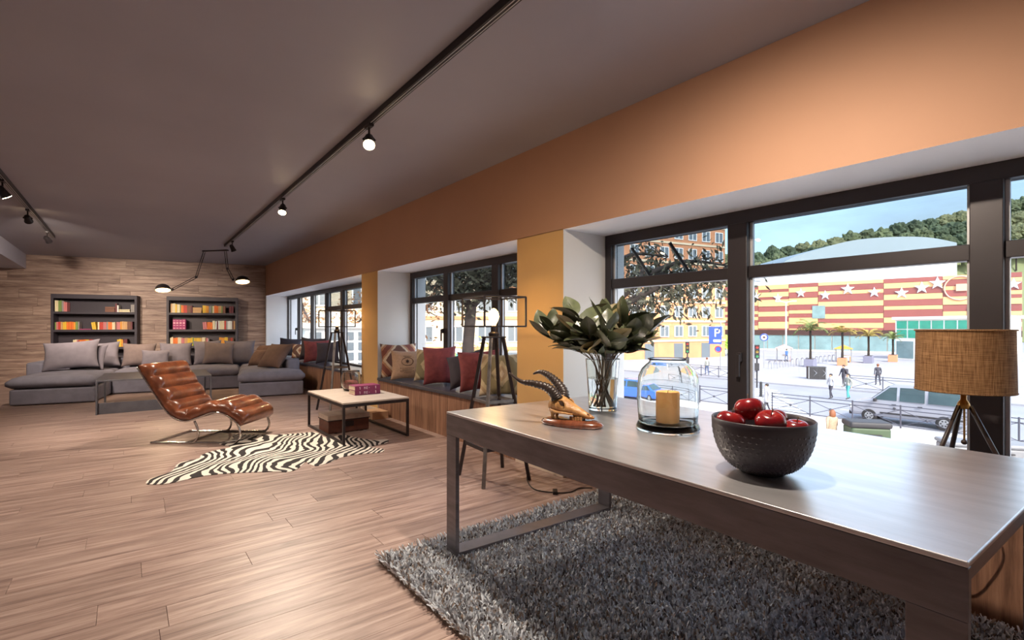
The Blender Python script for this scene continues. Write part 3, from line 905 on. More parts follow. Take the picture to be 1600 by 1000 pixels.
# ================================================================== coffee table with things on and under it
M_iron = mat('black_iron', (52, 44, 46), .45, metal=.5, var=.2, scale=10)
M_pale = mat('pale_tabletop', (196, 180, 168), .45, var=.16, scale=5, stretch=(1, 6, 1))
kt = thing('coffee_table', 'low coffee table with pale worn top on a black iron frame', 'table', (2.10, 5.66, 0))
kx, ky, kz = .365, .62, .43
MB().box(-kx, kx, -ky, ky, kz - .018, kz).build('tabletop', M_pale, kt, bevel=.004)
f = MB()
for s in (-1, 1):
    f.box(min(s * kx, s * (kx - .025)), max(s * kx, s * (kx - .025)), -ky, ky, kz - .05, kz - .018)
    f.box(-kx + .025, kx - .025, min(s * ky, s * (ky - .025)), max(s * ky, s * (ky - .025)), kz - .05, kz - .018)
f.build('top_frame', M_iron, kt, bevel=.002)
for sx in (-1, 1):
    for sy in (-1, 1):
        MB().cbox(sx * (kx - .0125), sy * (ky - .0125), (kz - .05) / 2, .025, .025, kz - .05).build('leg', M_iron, kt, bevel=.002)
    MB().box(min(sx * kx, sx * (kx - .025)), max(sx * kx, sx * (kx - .025)), -ky + .025, ky - .025, 0, .025).build('floor_rail', M_iron, kt, bevel=.002)
M_mag = mat('magenta_cover', (138, 48, 92), .5, var=.1, scale=20)
M_page = mat('book_pages', (214, 196, 170), .8, var=.1, scale=60, stretch=(1, 1, 12))
M_print = mat('pale_print', (226, 196, 206), .6)
def big_book(label, x, y, z, rz):
    t = thing('hardback_book', label, 'book', (x, y, z), rz, None)
    w_, d_, h_ = .30, .20, .052
    cv = MB(); cv.box(-w_ / 2, w_ / 2, -d_ / 2, d_ / 2, 0, .004); cv.box(-w_ / 2, w_ / 2, -d_ / 2, d_ / 2, h_ - .004, h_); cv.box(-w_ / 2, w_ / 2, -d_ / 2, -d_ / 2 + .005, .004, h_ - .004)
    cv.build('cover', M_mag, t, bevel=.0015)
    MB().box(-w_ / 2 + .005, w_ / 2 - .005, -d_ / 2 + .005, d_ / 2 - .006, .004, h_ - .004).build('page_block', M_page, t)
    pr_ = MB(); y0 = -d_ / 2 - .0006
    for (a, b_, c, e) in ((-.095, -.087, .012, .040), (-.100, -.095, .034, .040), (-.045, -.040, .012, .040), (-.032, -.027, .012, .040), (-.040, -.032, .028, .034), (-.018, -.013, .012, .040), (-.013, .0, .012, .017), (-.013, .0, .035, .040), (-.013, .0, .023, .028), (.012, .022, .022, .028), (.092, .100, .012, .040), (.088, .092, .034, .040)):
        pr_.box(a, b_, y0, y0 + .001, c, e)
    pr_.build('spine_print', M_print, t)['kind'] = 'stuff'
    return t
big_book('magenta hardback lying on the pale coffee table, under another', 2.185, 5.62, .43, .0)
big_book('magenta hardback lying on top of another on the coffee table', 2.18, 5.615, .482, .03)
gv = thing('glass_jar', 'round clear glass jar with reddish content behind the magenta books', 'jar', (2.16, 5.99, .43))
MB().lathe([(.0001, 0), (.06, 0), (.085, .012), (.112, .06), (.120, .12), (.112, .19), (.098, .225), (.105, .24), (.1015, .24), (.094, .225), (.108, .19), (.116, .12), (.108, .062), (.082, .017), (.0001, .008)], 40).build('glass_body', M_cg, gv, smooth=True)
MB().lathe([(.0001, .010), (.06, .012), (.088, .04), (.094, .08), (.07, .12), (.0001, .13)], 28).build('potpourri', mat('dried_petals', (140, 74, 66), .9, var=.5, scale=40, bump=.6), gv, smooth=True)
M_case = mat('old_case_leather', (104, 54, 38), .5, var=.35, scale=9, col2=(66, 34, 26))
cs = thing('old_suitcase', 'small brown leather trunk with pale lid under the coffee table', 'trunk', (2.02, 5.83, 0), .0)
MB().box(-.235, .235, -.17, .17, .006, .145).build('trunk_body', M_case, cs, bevel=.008)
MB().box(-.242, .242, -.177, .177, .145, .205).build('lid', mat('case_lid', (178, 158, 146), .5, var=.2, scale=8), cs, bevel=.008)
MB().box(-.244, .244, -.179, .179, .140, .150).build('rim_strap', M_iron, cs, bevel=.002)
MB().box(-.05, .05, -.186, -.176, .07, .13).build('lock_plate', M_iron, cs, bevel=.003)
for sx in (-.15, .15):
    MB().box(sx - .015, sx + .015, -.175, .175, .0, .008).build('foot_strip', M_iron, cs)
bx = thing('pale_box', 'flat pale wooden box on the floor against the oak bench', 'box', (2.62, 6.35, 0), .02)
MB().box(-.11, .11, -.15, .15, 0, .075).build('box_body', mat('pale_box_wood', (206, 166, 132), .6, var=.12, scale=8, stretch=(1, 5, 1)), bx, bevel=.003)
MB().box(-.114, .114, -.154, .154, .075, .095).build('lid', bpy.data.materials['pale_box_wood'], bx, bevel=.003)

# ================================================================== cage floor lamps
M_zinc = mat('worn_zinc', (128, 122, 120), .4, metal=.7, var=.35, scale=14)
M_bulbA = mat('filament_bulb', (255, 214, 140), .2, emit=(255, 200, 110), estr=9)
def cage_lamp(label, x, y, rz, power):
    t = thing('cage_floor_lamp', label, 'floor lamp', (x, y, 0), rz)
    a, b_, H_ = .205, .055, 1.12
    for sx in (-1, 1):
        for sy in (-1, 1):
            MB().bar((sx * a, sy * a, .0), (sx * b_, sy * b_, H_), .026, .026, up=(sx, sy, .2)).build('leg', M_zinc if sx < 0 and sy < 0 else M_iron, t, bevel=.003)
    def ring(z, name, w_, mt):
        k = a + (b_ - a) * z / H_
        for (p_, q_) in (((-k, -k), (k, -k)), ((k, -k), (k, k)), ((k, k), (-k, k)), ((-k, k), (-k, -k))):
            MB().bar((*p_, z), (*q_, z), .012, w_).build(name, mt, t)
    ring(.27, 'foot_rail', .028, M_iron); ring(.62, 'brace', .022, M_zinc)
    MB().box(-b_ - .018, b_ + .018, -b_ - .018, b_ + .018, H_ - .006, H_ + .006).build('top_plate', M_iron, t, bevel=.003)
    MB().lathe([(.0001, H_ + .004), (.040, H_ + .004), (.042, H_ + .03), (.024, H_ + .045), (.024, H_ + .085), (.0001, H_ + .085)], 20).build('socket', M_iron, t, smooth=True, auto=40)
    zb, zt_, k = H_ + .085, H_ + .315, .185
    for z in (zb, zt_):
        for (p_, q_) in (((-k, -k), (k, -k)), ((k, -k), (k, k)), ((k, k), (-k, k)), ((-k, k), (-k, -k))):
            MB().bar((*p_, z), (*q_, z), .012, .012).build('cage_rail', M_iron, t)
    for sx in (-1, 1):
        for sy in (-1, 1):
            MB().bar((sx * k, sy * k, zb), (sx * k, sy * k, zt_), .012, .012).build('cage_post', M_iron, t)
    for q_ in ((k, 0), (-k, 0)):
        MB().bar((0, 0, zb), (*q_, zb), .012, .010).build('cage_spoke', M_iron, t)
    MB().lathe([(.0001, H_ + .085), (.016, H_ + .085), (.018, H_ + .10), (.036, H_ + .135), (.044, H_ + .165), (.036, H_ + .20), (.014, H_ + .225), (.0001, H_ + .23)], 24).build('bulb', M_bulbA, t, smooth=True)
    point(t, (0, 0, H_ + .16), power, (1, .70, .36), .045)
    return t
cage_lamp('industrial cage floor lamp standing beside the steel console table', 2.32, 3.24, -.10, 40)
cage_lamp('industrial cage floor lamp standing between coffee table and grey sofa', 2.42, 7.28, .15, 34)
cp = catmull([(2.50, 3.04, .03), (2.45, 2.97, .006), (2.38, 2.80, .005), (2.45, 2.66, .005), (2.54, 2.60, .006), (2.66, 2.62, .006), (2.73, 2.56, .008)], 6)
fl_l = bpy.data.objects['cage_floor_lamp']; iv = (Matrix.Translation(fl_l.location) @ Matrix.Rotation(-.10, 4, 'Z')).inverted()
fc = MB().tube([iv @ p_ for p_ in cp], .0045, 6).build('cable', bpy.data.materials['black_cord'], fl_l, smooth=True)
q_ = iv @ Vector((2.45, 2.66, .012))
MB().cbox(q_.x, q_.y, .012, .035, .075, .022, -.6).build('inline_switch', bpy.data.materials['black_cord'], fc, bevel=.004)
# ================================================================== sectional sofa
M_sofa = mat('sofa_fabric', (116, 112, 124), .9, var=.16, scale=5, bump=.12, bscale=160)
def soft_box(x0, x1, y0, y1, z0, z1, crown=.03, r=.05, nx=14, ny=14, wob=.006, seed=0):
    """upholstered block: rounded rim and a crowned, slightly uneven top"""
    b = MB(); vs = []; cx, cy, cz = (x0 + x1) / 2, (y0 + y1) / 2, (z0 + z1) / 2
    hx, hy, hz = (x1 - x0) / 2, (y1 - y0) / 2, (z1 - z0) / 2
    for s in (1, -1):
        for i in range(nx + 1):
            for j in range(ny + 1):
                u = -1 + 2 * i / nx; v = -1 + 2 * j / ny
                u = math.copysign(abs(u) ** .7, u); v = math.copysign(abs(v) ** .7, v)
                ex = (1 - abs(u)) * hx; ey = (1 - abs(v)) * hy
                e = min(ex, ey)
                k = 1 if e > r else math.sqrt(max(0, 1 - (1 - e / r) ** 2))
                z = hz * (.35 + .65 * k) + (crown * (1 - u * u) * (1 - v * v) if s > 0 else 0)
                z += wob * noise.noise(Vector((u * 2.3 + seed, v * 2.3, s + seed)))
                vs.append((cx + u * hx, cy + v * hy, cz + s * z))
    n1 = (nx + 1) * (ny + 1); fs = []
    for i in range(nx):
        for j in range(ny):
            a = i * (ny + 1) + j
            fs.append((a, a + ny + 1, a + ny + 2, a + 1)); fs.append((n1 + a, n1 + a + 1, n1 + a + ny + 2, n1 + a + ny + 1))
    for i in range(nx):
        for j in (0, ny):
            a = i * (ny + 1) + j; fs.append((a, a + ny + 1, n1 + a + ny + 1, n1 + a))
    for j in range(ny):
        for i in (0, nx):
            a = i * (ny + 1) + j; fs.append((a, a + 1, n1 + a + 1, n1 + a))
    return b.add(vs, fs)
SANG = math.radians(-10)
so = thing('sectional_sofa', 'large charcoal grey U shaped sectional sofa with two chaise ends', 'sofa', (-1.40, 10.55, 0), SANG)
for (x0, x1, y0, y1) in ((0, 1.03, 0, 2.05), (1.03, 3.04, 1.03, 2.05), (3.04, 4.06, -.58, .50), (3.04, 3.86, .50, 2.05)):
    MB().box(x0 + .004, x1 - .004, y0 + .004, y1, .012, .25).build('base', M_sofa, so, bevel=.025, seg=3)
for k, (x0, x1, y0, y1) in enumerate(((-.03, 1.02, -.03, 1.90), (1.04, 2.03, 1.0, 1.90), (2.05, 3.03, 1.0, 1.90), (3.03, 4.08, -.61, .10), (3.03, 3.88, .12, .95), (3.03, 3.84, .97, 1.90))):
    soft_box(x0, x1, y0, y1, .255, .42, .035, .07, seed=k * 3.1).build('seat_cushion', M_sofa, so, smooth=True)
MB().box(-.12, 3.84, 1.92, 2.12, .012, .62).build('backrest', M_sofa, so, bevel=.04, seg=3)
MB().box(-.12, .10, 1.05, 1.92, .26, .60).build('arm', M_sofa, so, bevel=.04, seg=3)
ar = MB().box(0, .22, 0, 1.7, .20, .60).build('arm', M_sofa, so, bevel=.04, seg=3, loc=(3.83, -.02, 0)); ar.rotation_euler = (0, 0, .17)

# ------------------------------------------------------------------ cushions
def pillow_mesh(name, w_, h_, t_, m, n=16, seed=0.0, wr=.012):
    b = MB(); vs = []
    for s in (1, -1):
        for i in range(n + 1):
            for j in range(n + 1):
                u = -1 + 2 * i / n; v = -1 + 2 * j / n
                pin = 1 - .10 * (1 - u * u) * abs(v) ** 3; pin2 = 1 - .10 * (1 - v * v) * abs(u) ** 3
                th = (max(0, 1 - abs(u) ** 2.4) * max(0, 1 - abs(v) ** 2.4)) ** .55
                z = s * (t_ / 2 * th + .004) + wr * noise.noise(Vector((u * 2.6 + seed, v * 2.6, s * .6 + seed))) * (1.1 - th * .6)
                vs.append((u * w_ / 2 * pin2, v * h_ / 2 * pin, z))
    n1 = (n + 1) ** 2; fs = []
    for i in range(n):
        for j in range(n):
            a = i * (n + 1) + j
            fs.append((a, a + n + 1, a + n + 2, a + 1)); fs.append((n1 + a, n1 + a + 1, n1 + a + n + 2, n1 + a + n + 1))
    for i in range(n):
        for j in (0, n):
            a = i * (n + 1) + j; fs.append((a, a + n + 1, n1 + a + n + 1, n1 + a))
    for j in range(n):
        for i in (0, n):
            a = i * (n + 1) + j; fs.append((a, a + 1, n1 + a + 1, n1 + a))
    b.add(vs, fs)
    return b.mesh(name, m, True)
def place_pillow(label, x, y, z, w_, h_, t_, m, yaw, lean, roll=0.0, group=None, seed=None):
    """upright cushion: width along its yaw, leaning back by lean; (x, y, z) is the foot of its lower edge"""
    sd = seed if seed is not None else random.random() * 20
    o = obj('cushion', pillow_mesh('cushion', w_, h_, t_, m, seed=sd))
    R = Matrix.Rotation(yaw, 4, 'Z') @ Matrix.Rotation(PI / 2 - lean, 4, 'X') @ Matrix.Rotation(roll, 4, 'Z')
    hh = h_ / 2 * abs(math.cos(roll)) + w_ / 2 * abs(math.sin(roll))
    up = (Matrix.Rotation(yaw, 4, 'Z') @ Matrix.Rotation(PI / 2 - lean, 4, 'X')) @ Vector((0, 1, 0))
    c = Vector((x, y, z)) + up * hh
    o.location = c; o.rotation_euler = R.to_euler()
    return tag(o, label, 'cushion', group)
M_cg1 = mat('cushion_grey', (112, 104, 112), .9, var=.14, scale=6, bump=.1, bscale=150)
M_cg2 = mat('cushion_taupe', (112, 96, 94), .9, var=.14, scale=6, bump=.1, bscale=150)
M_cbr = mat('cushion_brown', (104, 78, 68), .9, var=.16, scale=6, bump=.1, bscale=150)
M_cdk = mat('cushion_charcoal', (60, 52, 60), .9, var=.15, scale=6, bump=.1, bscale=150)
M_cred = mat('cushion_red', (140, 62, 62), .75, var=.22, scale=10, bump=.1, bscale=120, col2=(104, 40, 44))
def kilim(name, stops, k):
    # nested diamonds, like a flat woven kilim
    m, t, p = nodes_of(name); L = t.links.new
    p.inputs['Roughness'].default_value = .9
    tc = t.nodes.new('ShaderNodeTexCoord'); sp = t.nodes.new('ShaderNodeSeparateXYZ'); L(tc.outputs['Object'], sp.inputs[0])
    nz = t.nodes.new('ShaderNodeTexNoise'); nz.inputs['Scale'].default_value = 16; L(tc.outputs['Object'], nz.inputs['Vector'])
    def mth(op, a, b=None):
        n = t.nodes.new('ShaderNodeMath'); n.operation = op
        for i, q in enumerate((a, b)):
            if q is None: continue
            if isinstance(q, (int, float)): n.inputs[i].default_value = q
            else: L(q, n.inputs[i])
        return n.outputs[0]
    d = mth('ADD', mth('MULTIPLY', mth('ABSOLUTE', sp.outputs[0]), k), mth('MULTIPLY', mth('ABSOLUTE', sp.outputs[1]), k * .8))
    d = mth('ADD', d, mth('MULTIPLY', nz.outputs['Fac'], .25))
    d = mth('PINGPONG', d, 1.0)
    r = t.nodes.new('ShaderNodeValToRGB'); r.color_ramp.interpolation = 'CONSTANT'
    e = r.color_ramp.elements
    e[0].position = 0; e[0].color = lin(*stops[0]); e[1].position = .25; e[1].color = lin(*stops[1])
    for i, st in enumerate(stops[2:]):
        q = e.new(.45 + .22 * i); q.color = lin(*st)
    L(d, r.inputs[0]); L(r.outputs[0], p.inputs['Base Color'])
    return m
M_ckil = kilim('cushion_kilim', [(128, 74, 62), (176, 128, 98), (206, 182, 154), (112, 78, 66)], 6.5)
M_cfad = kilim('cushion_faded', [(206, 184, 156), (178, 150, 118), (196, 176, 140), (142, 128, 96)], 5.0)
M_csack = mat('cushion_sackcloth', (176, 142, 116), .9, var=.12, scale=40)
def SL(x, y):
    c, s = math.cos(SANG), math.sin(SANG)
    return (-1.40 + c * x - s * y, 10.55 + s * x + c * y)
ZS = .435
def sofa_pillow(label, x, y, w_, h_, t_, m, yaw, lean, roll=0.0, z=ZS):
    X, Y = SL(x, y); return place_pillow(label, X, Y, z, w_, h_, t_, m, yaw + SANG, lean, roll)
sofa_pillow('big grey scatter cushion propped against the low arm of the sofa', .44, 1.02, .80, .52, .20, M_cg1, -.12, .38, .10)
sofa_pillow('grey cushion standing behind the big cushion at the low arm', .62, 1.30, .62, .46, .16, M_cg1, -.5, .22)
sofa_pillow('wide grey back cushion under the wider gap of the dark bookcase', .68, 1.66, .70, .48, .20, M_cg1, .05, .30, .05)
sofa_pillow('taupe grey back cushion next to a small grey cushion', 1.32, 1.72, .54, .46, .18, M_cg2, .1, .28, -.03)
sofa_pillow('small grey cushion standing in front of two back cushions', 1.60, 1.50, .46, .34, .14, M_cg1, -.05, .30)
sofa_pillow('grey back cushion behind the small grey cushion', 1.90, 1.72, .56, .47, .18, M_cg1, -.03, .28)
sofa_pillow('broad grey back cushion on the sofa below the red bound volumes', 2.45, 1.72, .50, .50, .18, M_cg1, .03, .26, .03)
sofa_pillow('grey cushion overlapping two back cushions near the sofa corner', 2.66, 1.50, .54, .46, .18, M_cg2, .1, .30, -.08)
sofa_pillow('grey back cushion in the inner corner of the sofa', 3.02, 1.72, .58, .50, .18, M_cg1, -.05, .24)
sofa_pillow('brown cushion lying against the sofa arm, smallest of three', 3.28, .80, .44, .36, .16, M_cbr, -1.05, .55, .05)
sofa_pillow('big brown cushion with crumpled grey edge on the sofa end', 3.50, .20, .64, .54, .20, M_cbr, -1.0, .62, .02)
sofa_pillow('brown cushion behind the others on the sofa arm', 3.33, 1.30, .50, .44, .18, M_cbr, -1.1, .50, .04)
# cushions on the long bench by the sofa
place_pillow('dark grey cushion standing at the wall end of the long bench', 3.00, 12.40, .502, .50, .44, .15, M_cdk, -.55, .30, -.06)
place_pillow('small patterned cushion on the long bench beside a dark one', 3.06, 11.65, .502, .38, .34, .14, M_ckil, -.45, .30)
place_pillow('very dark cushion leaning behind the red one on the long bench', 3.03, 10.62, .502, .52, .48, .15, M_cdk, -.50, .24, -.05)
place_pillow('dull red cushion standing on the long bench before the sofa arm', 2.97, 10.15, .502, .50, .44, .16, M_cred, -.42, .28, .04)
place_pillow('charcoal cushion next to the dull red one on the long bench', 3.02, 9.70, .502, .46, .42, .16, M_cdk, -.7, .35, .10)
# cushions on the middle bench
place_pillow('kilim patterned cushion leaning on the white window reveal', 2.98, 6.40, .502, .50, .48, .15, M_ckil, -.30, .22, .0)
ck = place_pillow('sackcloth cushion printed with a dark star crest', 2.95, 6.08, .502, .44, .40, .15, M_csack, -.46, .26, .0, seed=3.3)
place_pillow('faded pattern cushion half hidden beside the crest cushion', 3.06, 5.70, .502, .44, .42, .12, M_cfad, -1.0, .18)
place_pillow('tall red patterned cushion standing upright on the middle bench', 2.98, 5.28, .502, .40, .46, .15, M_cred, -.58, .14, .03)
place_pillow('black cushion slumped sideways on the middle bench', 2.93, 4.68, .502, .44, .42, .15, M_cdk, -.9, .55, .30)
place_pillow('red and beige cushion behind the legs of the cage lamp', 2.98, 4.42, .502, .46, .44, .15, M_cred, -.62, .22, .08)
place_pillow('pale kilim cushion behind the cage lamp beside the pillar', 3.0, 4.05, .502, .46, .44, .15, M_cfad, -.6, .20)
# printed crest on the sackcloth cushion: star, ring and lines as thin raised print
M_ink = mat('printed_ink', (60, 44, 42), .9)
def on_pillow(u, v, w_=.44, h_=.40, t_=.15):
    th = (max(0, 1 - abs(u) ** 2.4) * max(0, 1 - abs(v) ** 2.4)) ** .55
    sd = 3.3
    return Vector((u * w_ / 2, v * h_ / 2, t_ / 2 * th + .0065 + .012 * noise.noise(Vector((u * 2.6 + sd, v * 2.6, .6 + sd))) * (1.1 - th * .6)))
cr = MB()
star = [on_pillow(.15 * (1 if i % 2 == 0 else .45) * math.sin(PI * i / 6) * .95, .16 + .16 * (1 if i % 2 == 0 else .45) * math.cos(PI * i / 6)) for i in range(12)]
cc = on_pillow(0, .16)
cr.add([cc] + star, [(0, 1 + i, 1 + (i + 1) % 12) for i in range(12)])
rg = [on_pillow(.34 * math.sin(2 * PI * i / 32), .16 + .27 * math.cos(2 * PI * i / 32)) for i in range(32)]
cr.tube(rg, .0022, 5, closed=True)
for k, (v, a, b_) in enumerate(((-.28, -.42, .42), (-.38, -.30, .30), (-.48, -.42, .42), (-.58, -.2, .2), (.52, -.25, .25))):
    n_ = 9
    for q in range(n_):
        u0 = a + (b_ - a) * q / n_; u1 = u0 + (b_ - a) / n_ * .65
        cr.tube([on_pillow(u0, v), on_pillow(u1, v)], .003, 4)
cr.build('printed_crest', M_ink, ck)

# ================================================================== low steel table before the sofa
st_ = thing('steel_coffee_table', 'low open grey steel box table in front of the sofa', 'table', (-.33, 8.84, 0), math.atan2(.333, 1.284) - .30)
sw, sd_, sh = 1.36, 1.35, .47
M_gst = mat('grey_steel', (104, 104, 112), .38, metal=.5, var=.15, scale=6)
MB().box(0, sw, 0, sd_, sh - .02, sh).build('tabletop', M_gst, st_, bevel=.002)
for x in (0, sw - .02):
    MB().box(x, x + .02, 0, .12, .02, sh - .02).build('leg', M_gst, st_, bevel=.002)
    MB().box(x, x + .02, sd_ - .12, sd_, .02, sh - .02).build('leg', M_gst, st_, bevel=.002)
    MB().box(x, x + .02, 0, sd_, 0, .02).build('foot_rail', M_gst, st_)
MB().box(.02, sw - .02, .05, .07, .0, .15).build('lower_panel', M_gst, st_, bevel=.002)

# ================================================================== bookcases and books
M_case2 = mat('dark_bookcase', (56, 48, 58), .6, var=.08, scale=4)
M_case3 = mat('grey_bookcase', (78, 70, 74), .6, var=.08, scale=4)
def wall_pt(s, off):
    p_ = BA + BT * s + BN * off
    return p_
DEP = .30
book_mats = {}
def book_mat(name, rgb):
    if name not in book_mats:
        book_mats[name] = mat('cover_' + name, rgb, .55, var=.08, scale=30, rand=.08)
    return book_mats[name]
COL = {'orange': (232, 116, 36), 'yellow': (232, 186, 52), 'cream': (232, 214, 176), 'red': (196, 60, 46), 'pink': (206, 120, 120), 'white': (226, 222, 214), 'green': (122, 146, 76), 'tan': (206, 158, 104), 'maroon': (104, 36, 44), 'brown': (122, 74, 52), 'grey': (150, 142, 138), 'magenta': (178, 54, 110), 'amber': (224, 148, 44)}
def book_mesh(th, hh, dp, m):
    b = MB(); c = .0025
    b.box(0, th, 0, c, 0, hh, 0); b.box(0, c, c, dp, 0, hh, 0); b.box(th - c, th, c, dp, 0, hh, 0); b.box(c, th - c, c, dp - .006, .004, hh - .004, 1)
    return b.mesh('book', [m, M_page])
def bookcase(label, s_hi, s_lo, ztop, shelves, m):
    """s measured along the wall from the window corner; local x runs from the far end to the window end"""
    p_ = wall_pt(s_hi, DEP)
    t = thing('bookcase', label, 'bookcase', (p_.x, p_.y, 0), BANG)
    w_ = s_hi - s_lo; th = .045
    MB().box(0, th, 0, DEP - .001, 0, ztop).build('side', m, t, bevel=.002); MB().box(w_ - th, w_, 0, DEP - .001, 0, ztop).build('side', m, t, bevel=.002)
    MB().box(th, w_ - th, 0, DEP - .001, ztop - .09, ztop).build('top', m, t, bevel=.002)
    MB().box(th, w_ - th, DEP - .02, DEP - .002, 0, ztop - .09).build('back_panel', m, t)
    MB().box(th, w_ - th, 0.01, DEP - .02, 0, .08).build('plinth', m, t)
    for z in shelves:
        MB().box(th, w_ - th, .005, DEP - .02, z - .05, z).build('shelf', m, t, bevel=.002)
    return t
def put_books(case, caselab, w_, rows):
    """rows: list of (shelf z, row name, [(colour, count, thickness, height, x start or None, lean, lying)])"""
    inv = case.matrix_world
    for (z, rowname, items) in rows:
        x = .06; rowb = []
        for it in items:
            colr, n_, th, hh, xs, lean = it[:6]
            lying = len(it) > 6 and it[6]
            if xs is not None: x = xs
            m = book_mat(colr, COL[colr])
            if not lying and lean < 0: x += math.sin(-lean) * hh * 1.04
            for k in range(n_):
                h2 = hh * random.uniform(.96, 1.03); t2 = th * random.uniform(.9, 1.1)
                if not lying and x + t2 > w_ - .05: continue
                b = obj('book', book_mesh(t2, h2, .17, m))
                base = Matrix.Translation(case.location) @ Matrix.Rotation(BANG, 4, 'Z')
                if lying:
                    M4 = base @ Matrix.Translation((x, .03, z + .0005 + k * th * 1.12 + t2)) @ Matrix.Rotation(PI / 2, 4, 'Y')
                    state = 'lying flat'
                else:
                    M4 = base @ Matrix.Translation((x, .03 + random.uniform(0, .012), z + .0005 + (math.sin(lean) * t2 if lean > 0 else 0))) @ Matrix.Rotation(lean, 4, 'Y')
                    state = 'leaning' if abs(lean) > .05 else 'standing upright'
                b.matrix_world = M4
                rowb.append((b, colr, state))
                if not lying: x += t2 / math.cos(lean) + .0025
            if lying: x += hh + .004
            elif lean > 0: x += math.sin(lean) * hh * 1.04
        for i, (b, c_, st_) in enumerate(rowb):      # name each book by its neighbours in the row
            pv = rowb[i - 1][1] if i else None; nx = rowb[i + 1][1] if i + 1 < len(rowb) else None
            if st_ == 'lying flat': lab = f'{c_} book lying flat on the {rowname} of the {caselab}'
            elif pv is None or nx is None: lab = f'{c_} book ending the row beside {pv or nx}, {rowname} of the {caselab}'
            else: lab = f'{c_} book between {pv} and {nx} ones, {rowname} of the {caselab}'
            if st_ == 'leaning': lab = f'{c_} book leaning sideways next to {nx or pv}, {rowname} of the {caselab}'
            tag(b, lab, 'book', 'books: ' + lab)
Z1, Z2, Z3 = 1.53, 1.145, .765
bcA = bookcase('tall nearly black bookcase with gaps between its few books', 4.043, 2.564, 1.90, (Z1, Z2, Z3, .40), M_case2)
put_books(bcA, 'nearly black bookcase', 1.48, [
    (Z1, 'top shelf', [('cream', 2, .026, .235, None, 0), ('green', 2, .028, .235, None, 0), ('grey', 1, .03, .235, None, 0), ('pink', 2, .026, .20, None, 0),
                       ('brown', 3, .034, .17, .905, 0, True), ('maroon', 1, .028, .18, 1.082, 0), ('white', 1, .03, .15, 1.115, 0), ('cream', 2, .028, .20, 1.15, 0, True), ('grey', 2, .028, .17, 1.36, 0)]),
    (Z2, 'middle shelf', [('green', 1, .02, .15, None, 0), ('pink', 1, .03, .165, None, 0), ('red', 1, .035, .165, None, 0), ('tan', 1, .03, .165, None, 0), ('yellow', 2, .028, .165, None, 0), ('orange', 3, .034, .165, None, 0), ('amber', 1, .034, .165, None, 0), ('green', 1, .034, .165, None, 0), ('grey', 1, .02, .165, None, 0),
                          ('magenta', 1, .014, .20, .465, 0, True), ('yellow', 2, .034, .16, .66, -.14), ('cream', 1, .026, .165, .775, 0), ('red', 2, .03, .165, None, 0), ('pink', 2, .028, .165, None, 0), ('grey', 1, .026, .165, None, 0), ('orange', 2, .034, .165, None, 0), ('cream', 2, .022, .165, None, 0), ('brown', 1, .024, .165, None, 0), ('pink', 2, .03, .165, None, 0), ('amber', 1, .03, .175, None, 0), ('tan', 3, .03, .175, None, 0), ('brown', 2, .028, .17, None, 0), ('maroon', 1, .03, .17, None, 0)]),
    (Z3, 'third shelf', [('tan', 1, .02, .12, .16, 0, True), ('cream', 2, .028, .165, .36, 0), ('pink', 1, .026, .165, None, 0), ('orange', 3, .032, .165, None, .06), ('yellow', 2, .026, .165, None, 0), ('red', 2, .03, .165, None, 0),
                         ('white', 1, .028, .235, .865, 0, True), ('yellow', 2, .034, .165, 1.115, 0), ('amber', 1, .03, .165, None, 0), ('maroon', 2, .036, .165, None, 0)])])
bcB = bookcase('dark grey bookcase filled with warm coloured books beside the window corner', 2.018, .601, 1.90, (Z1, Z2, Z3, .40), M_case3)
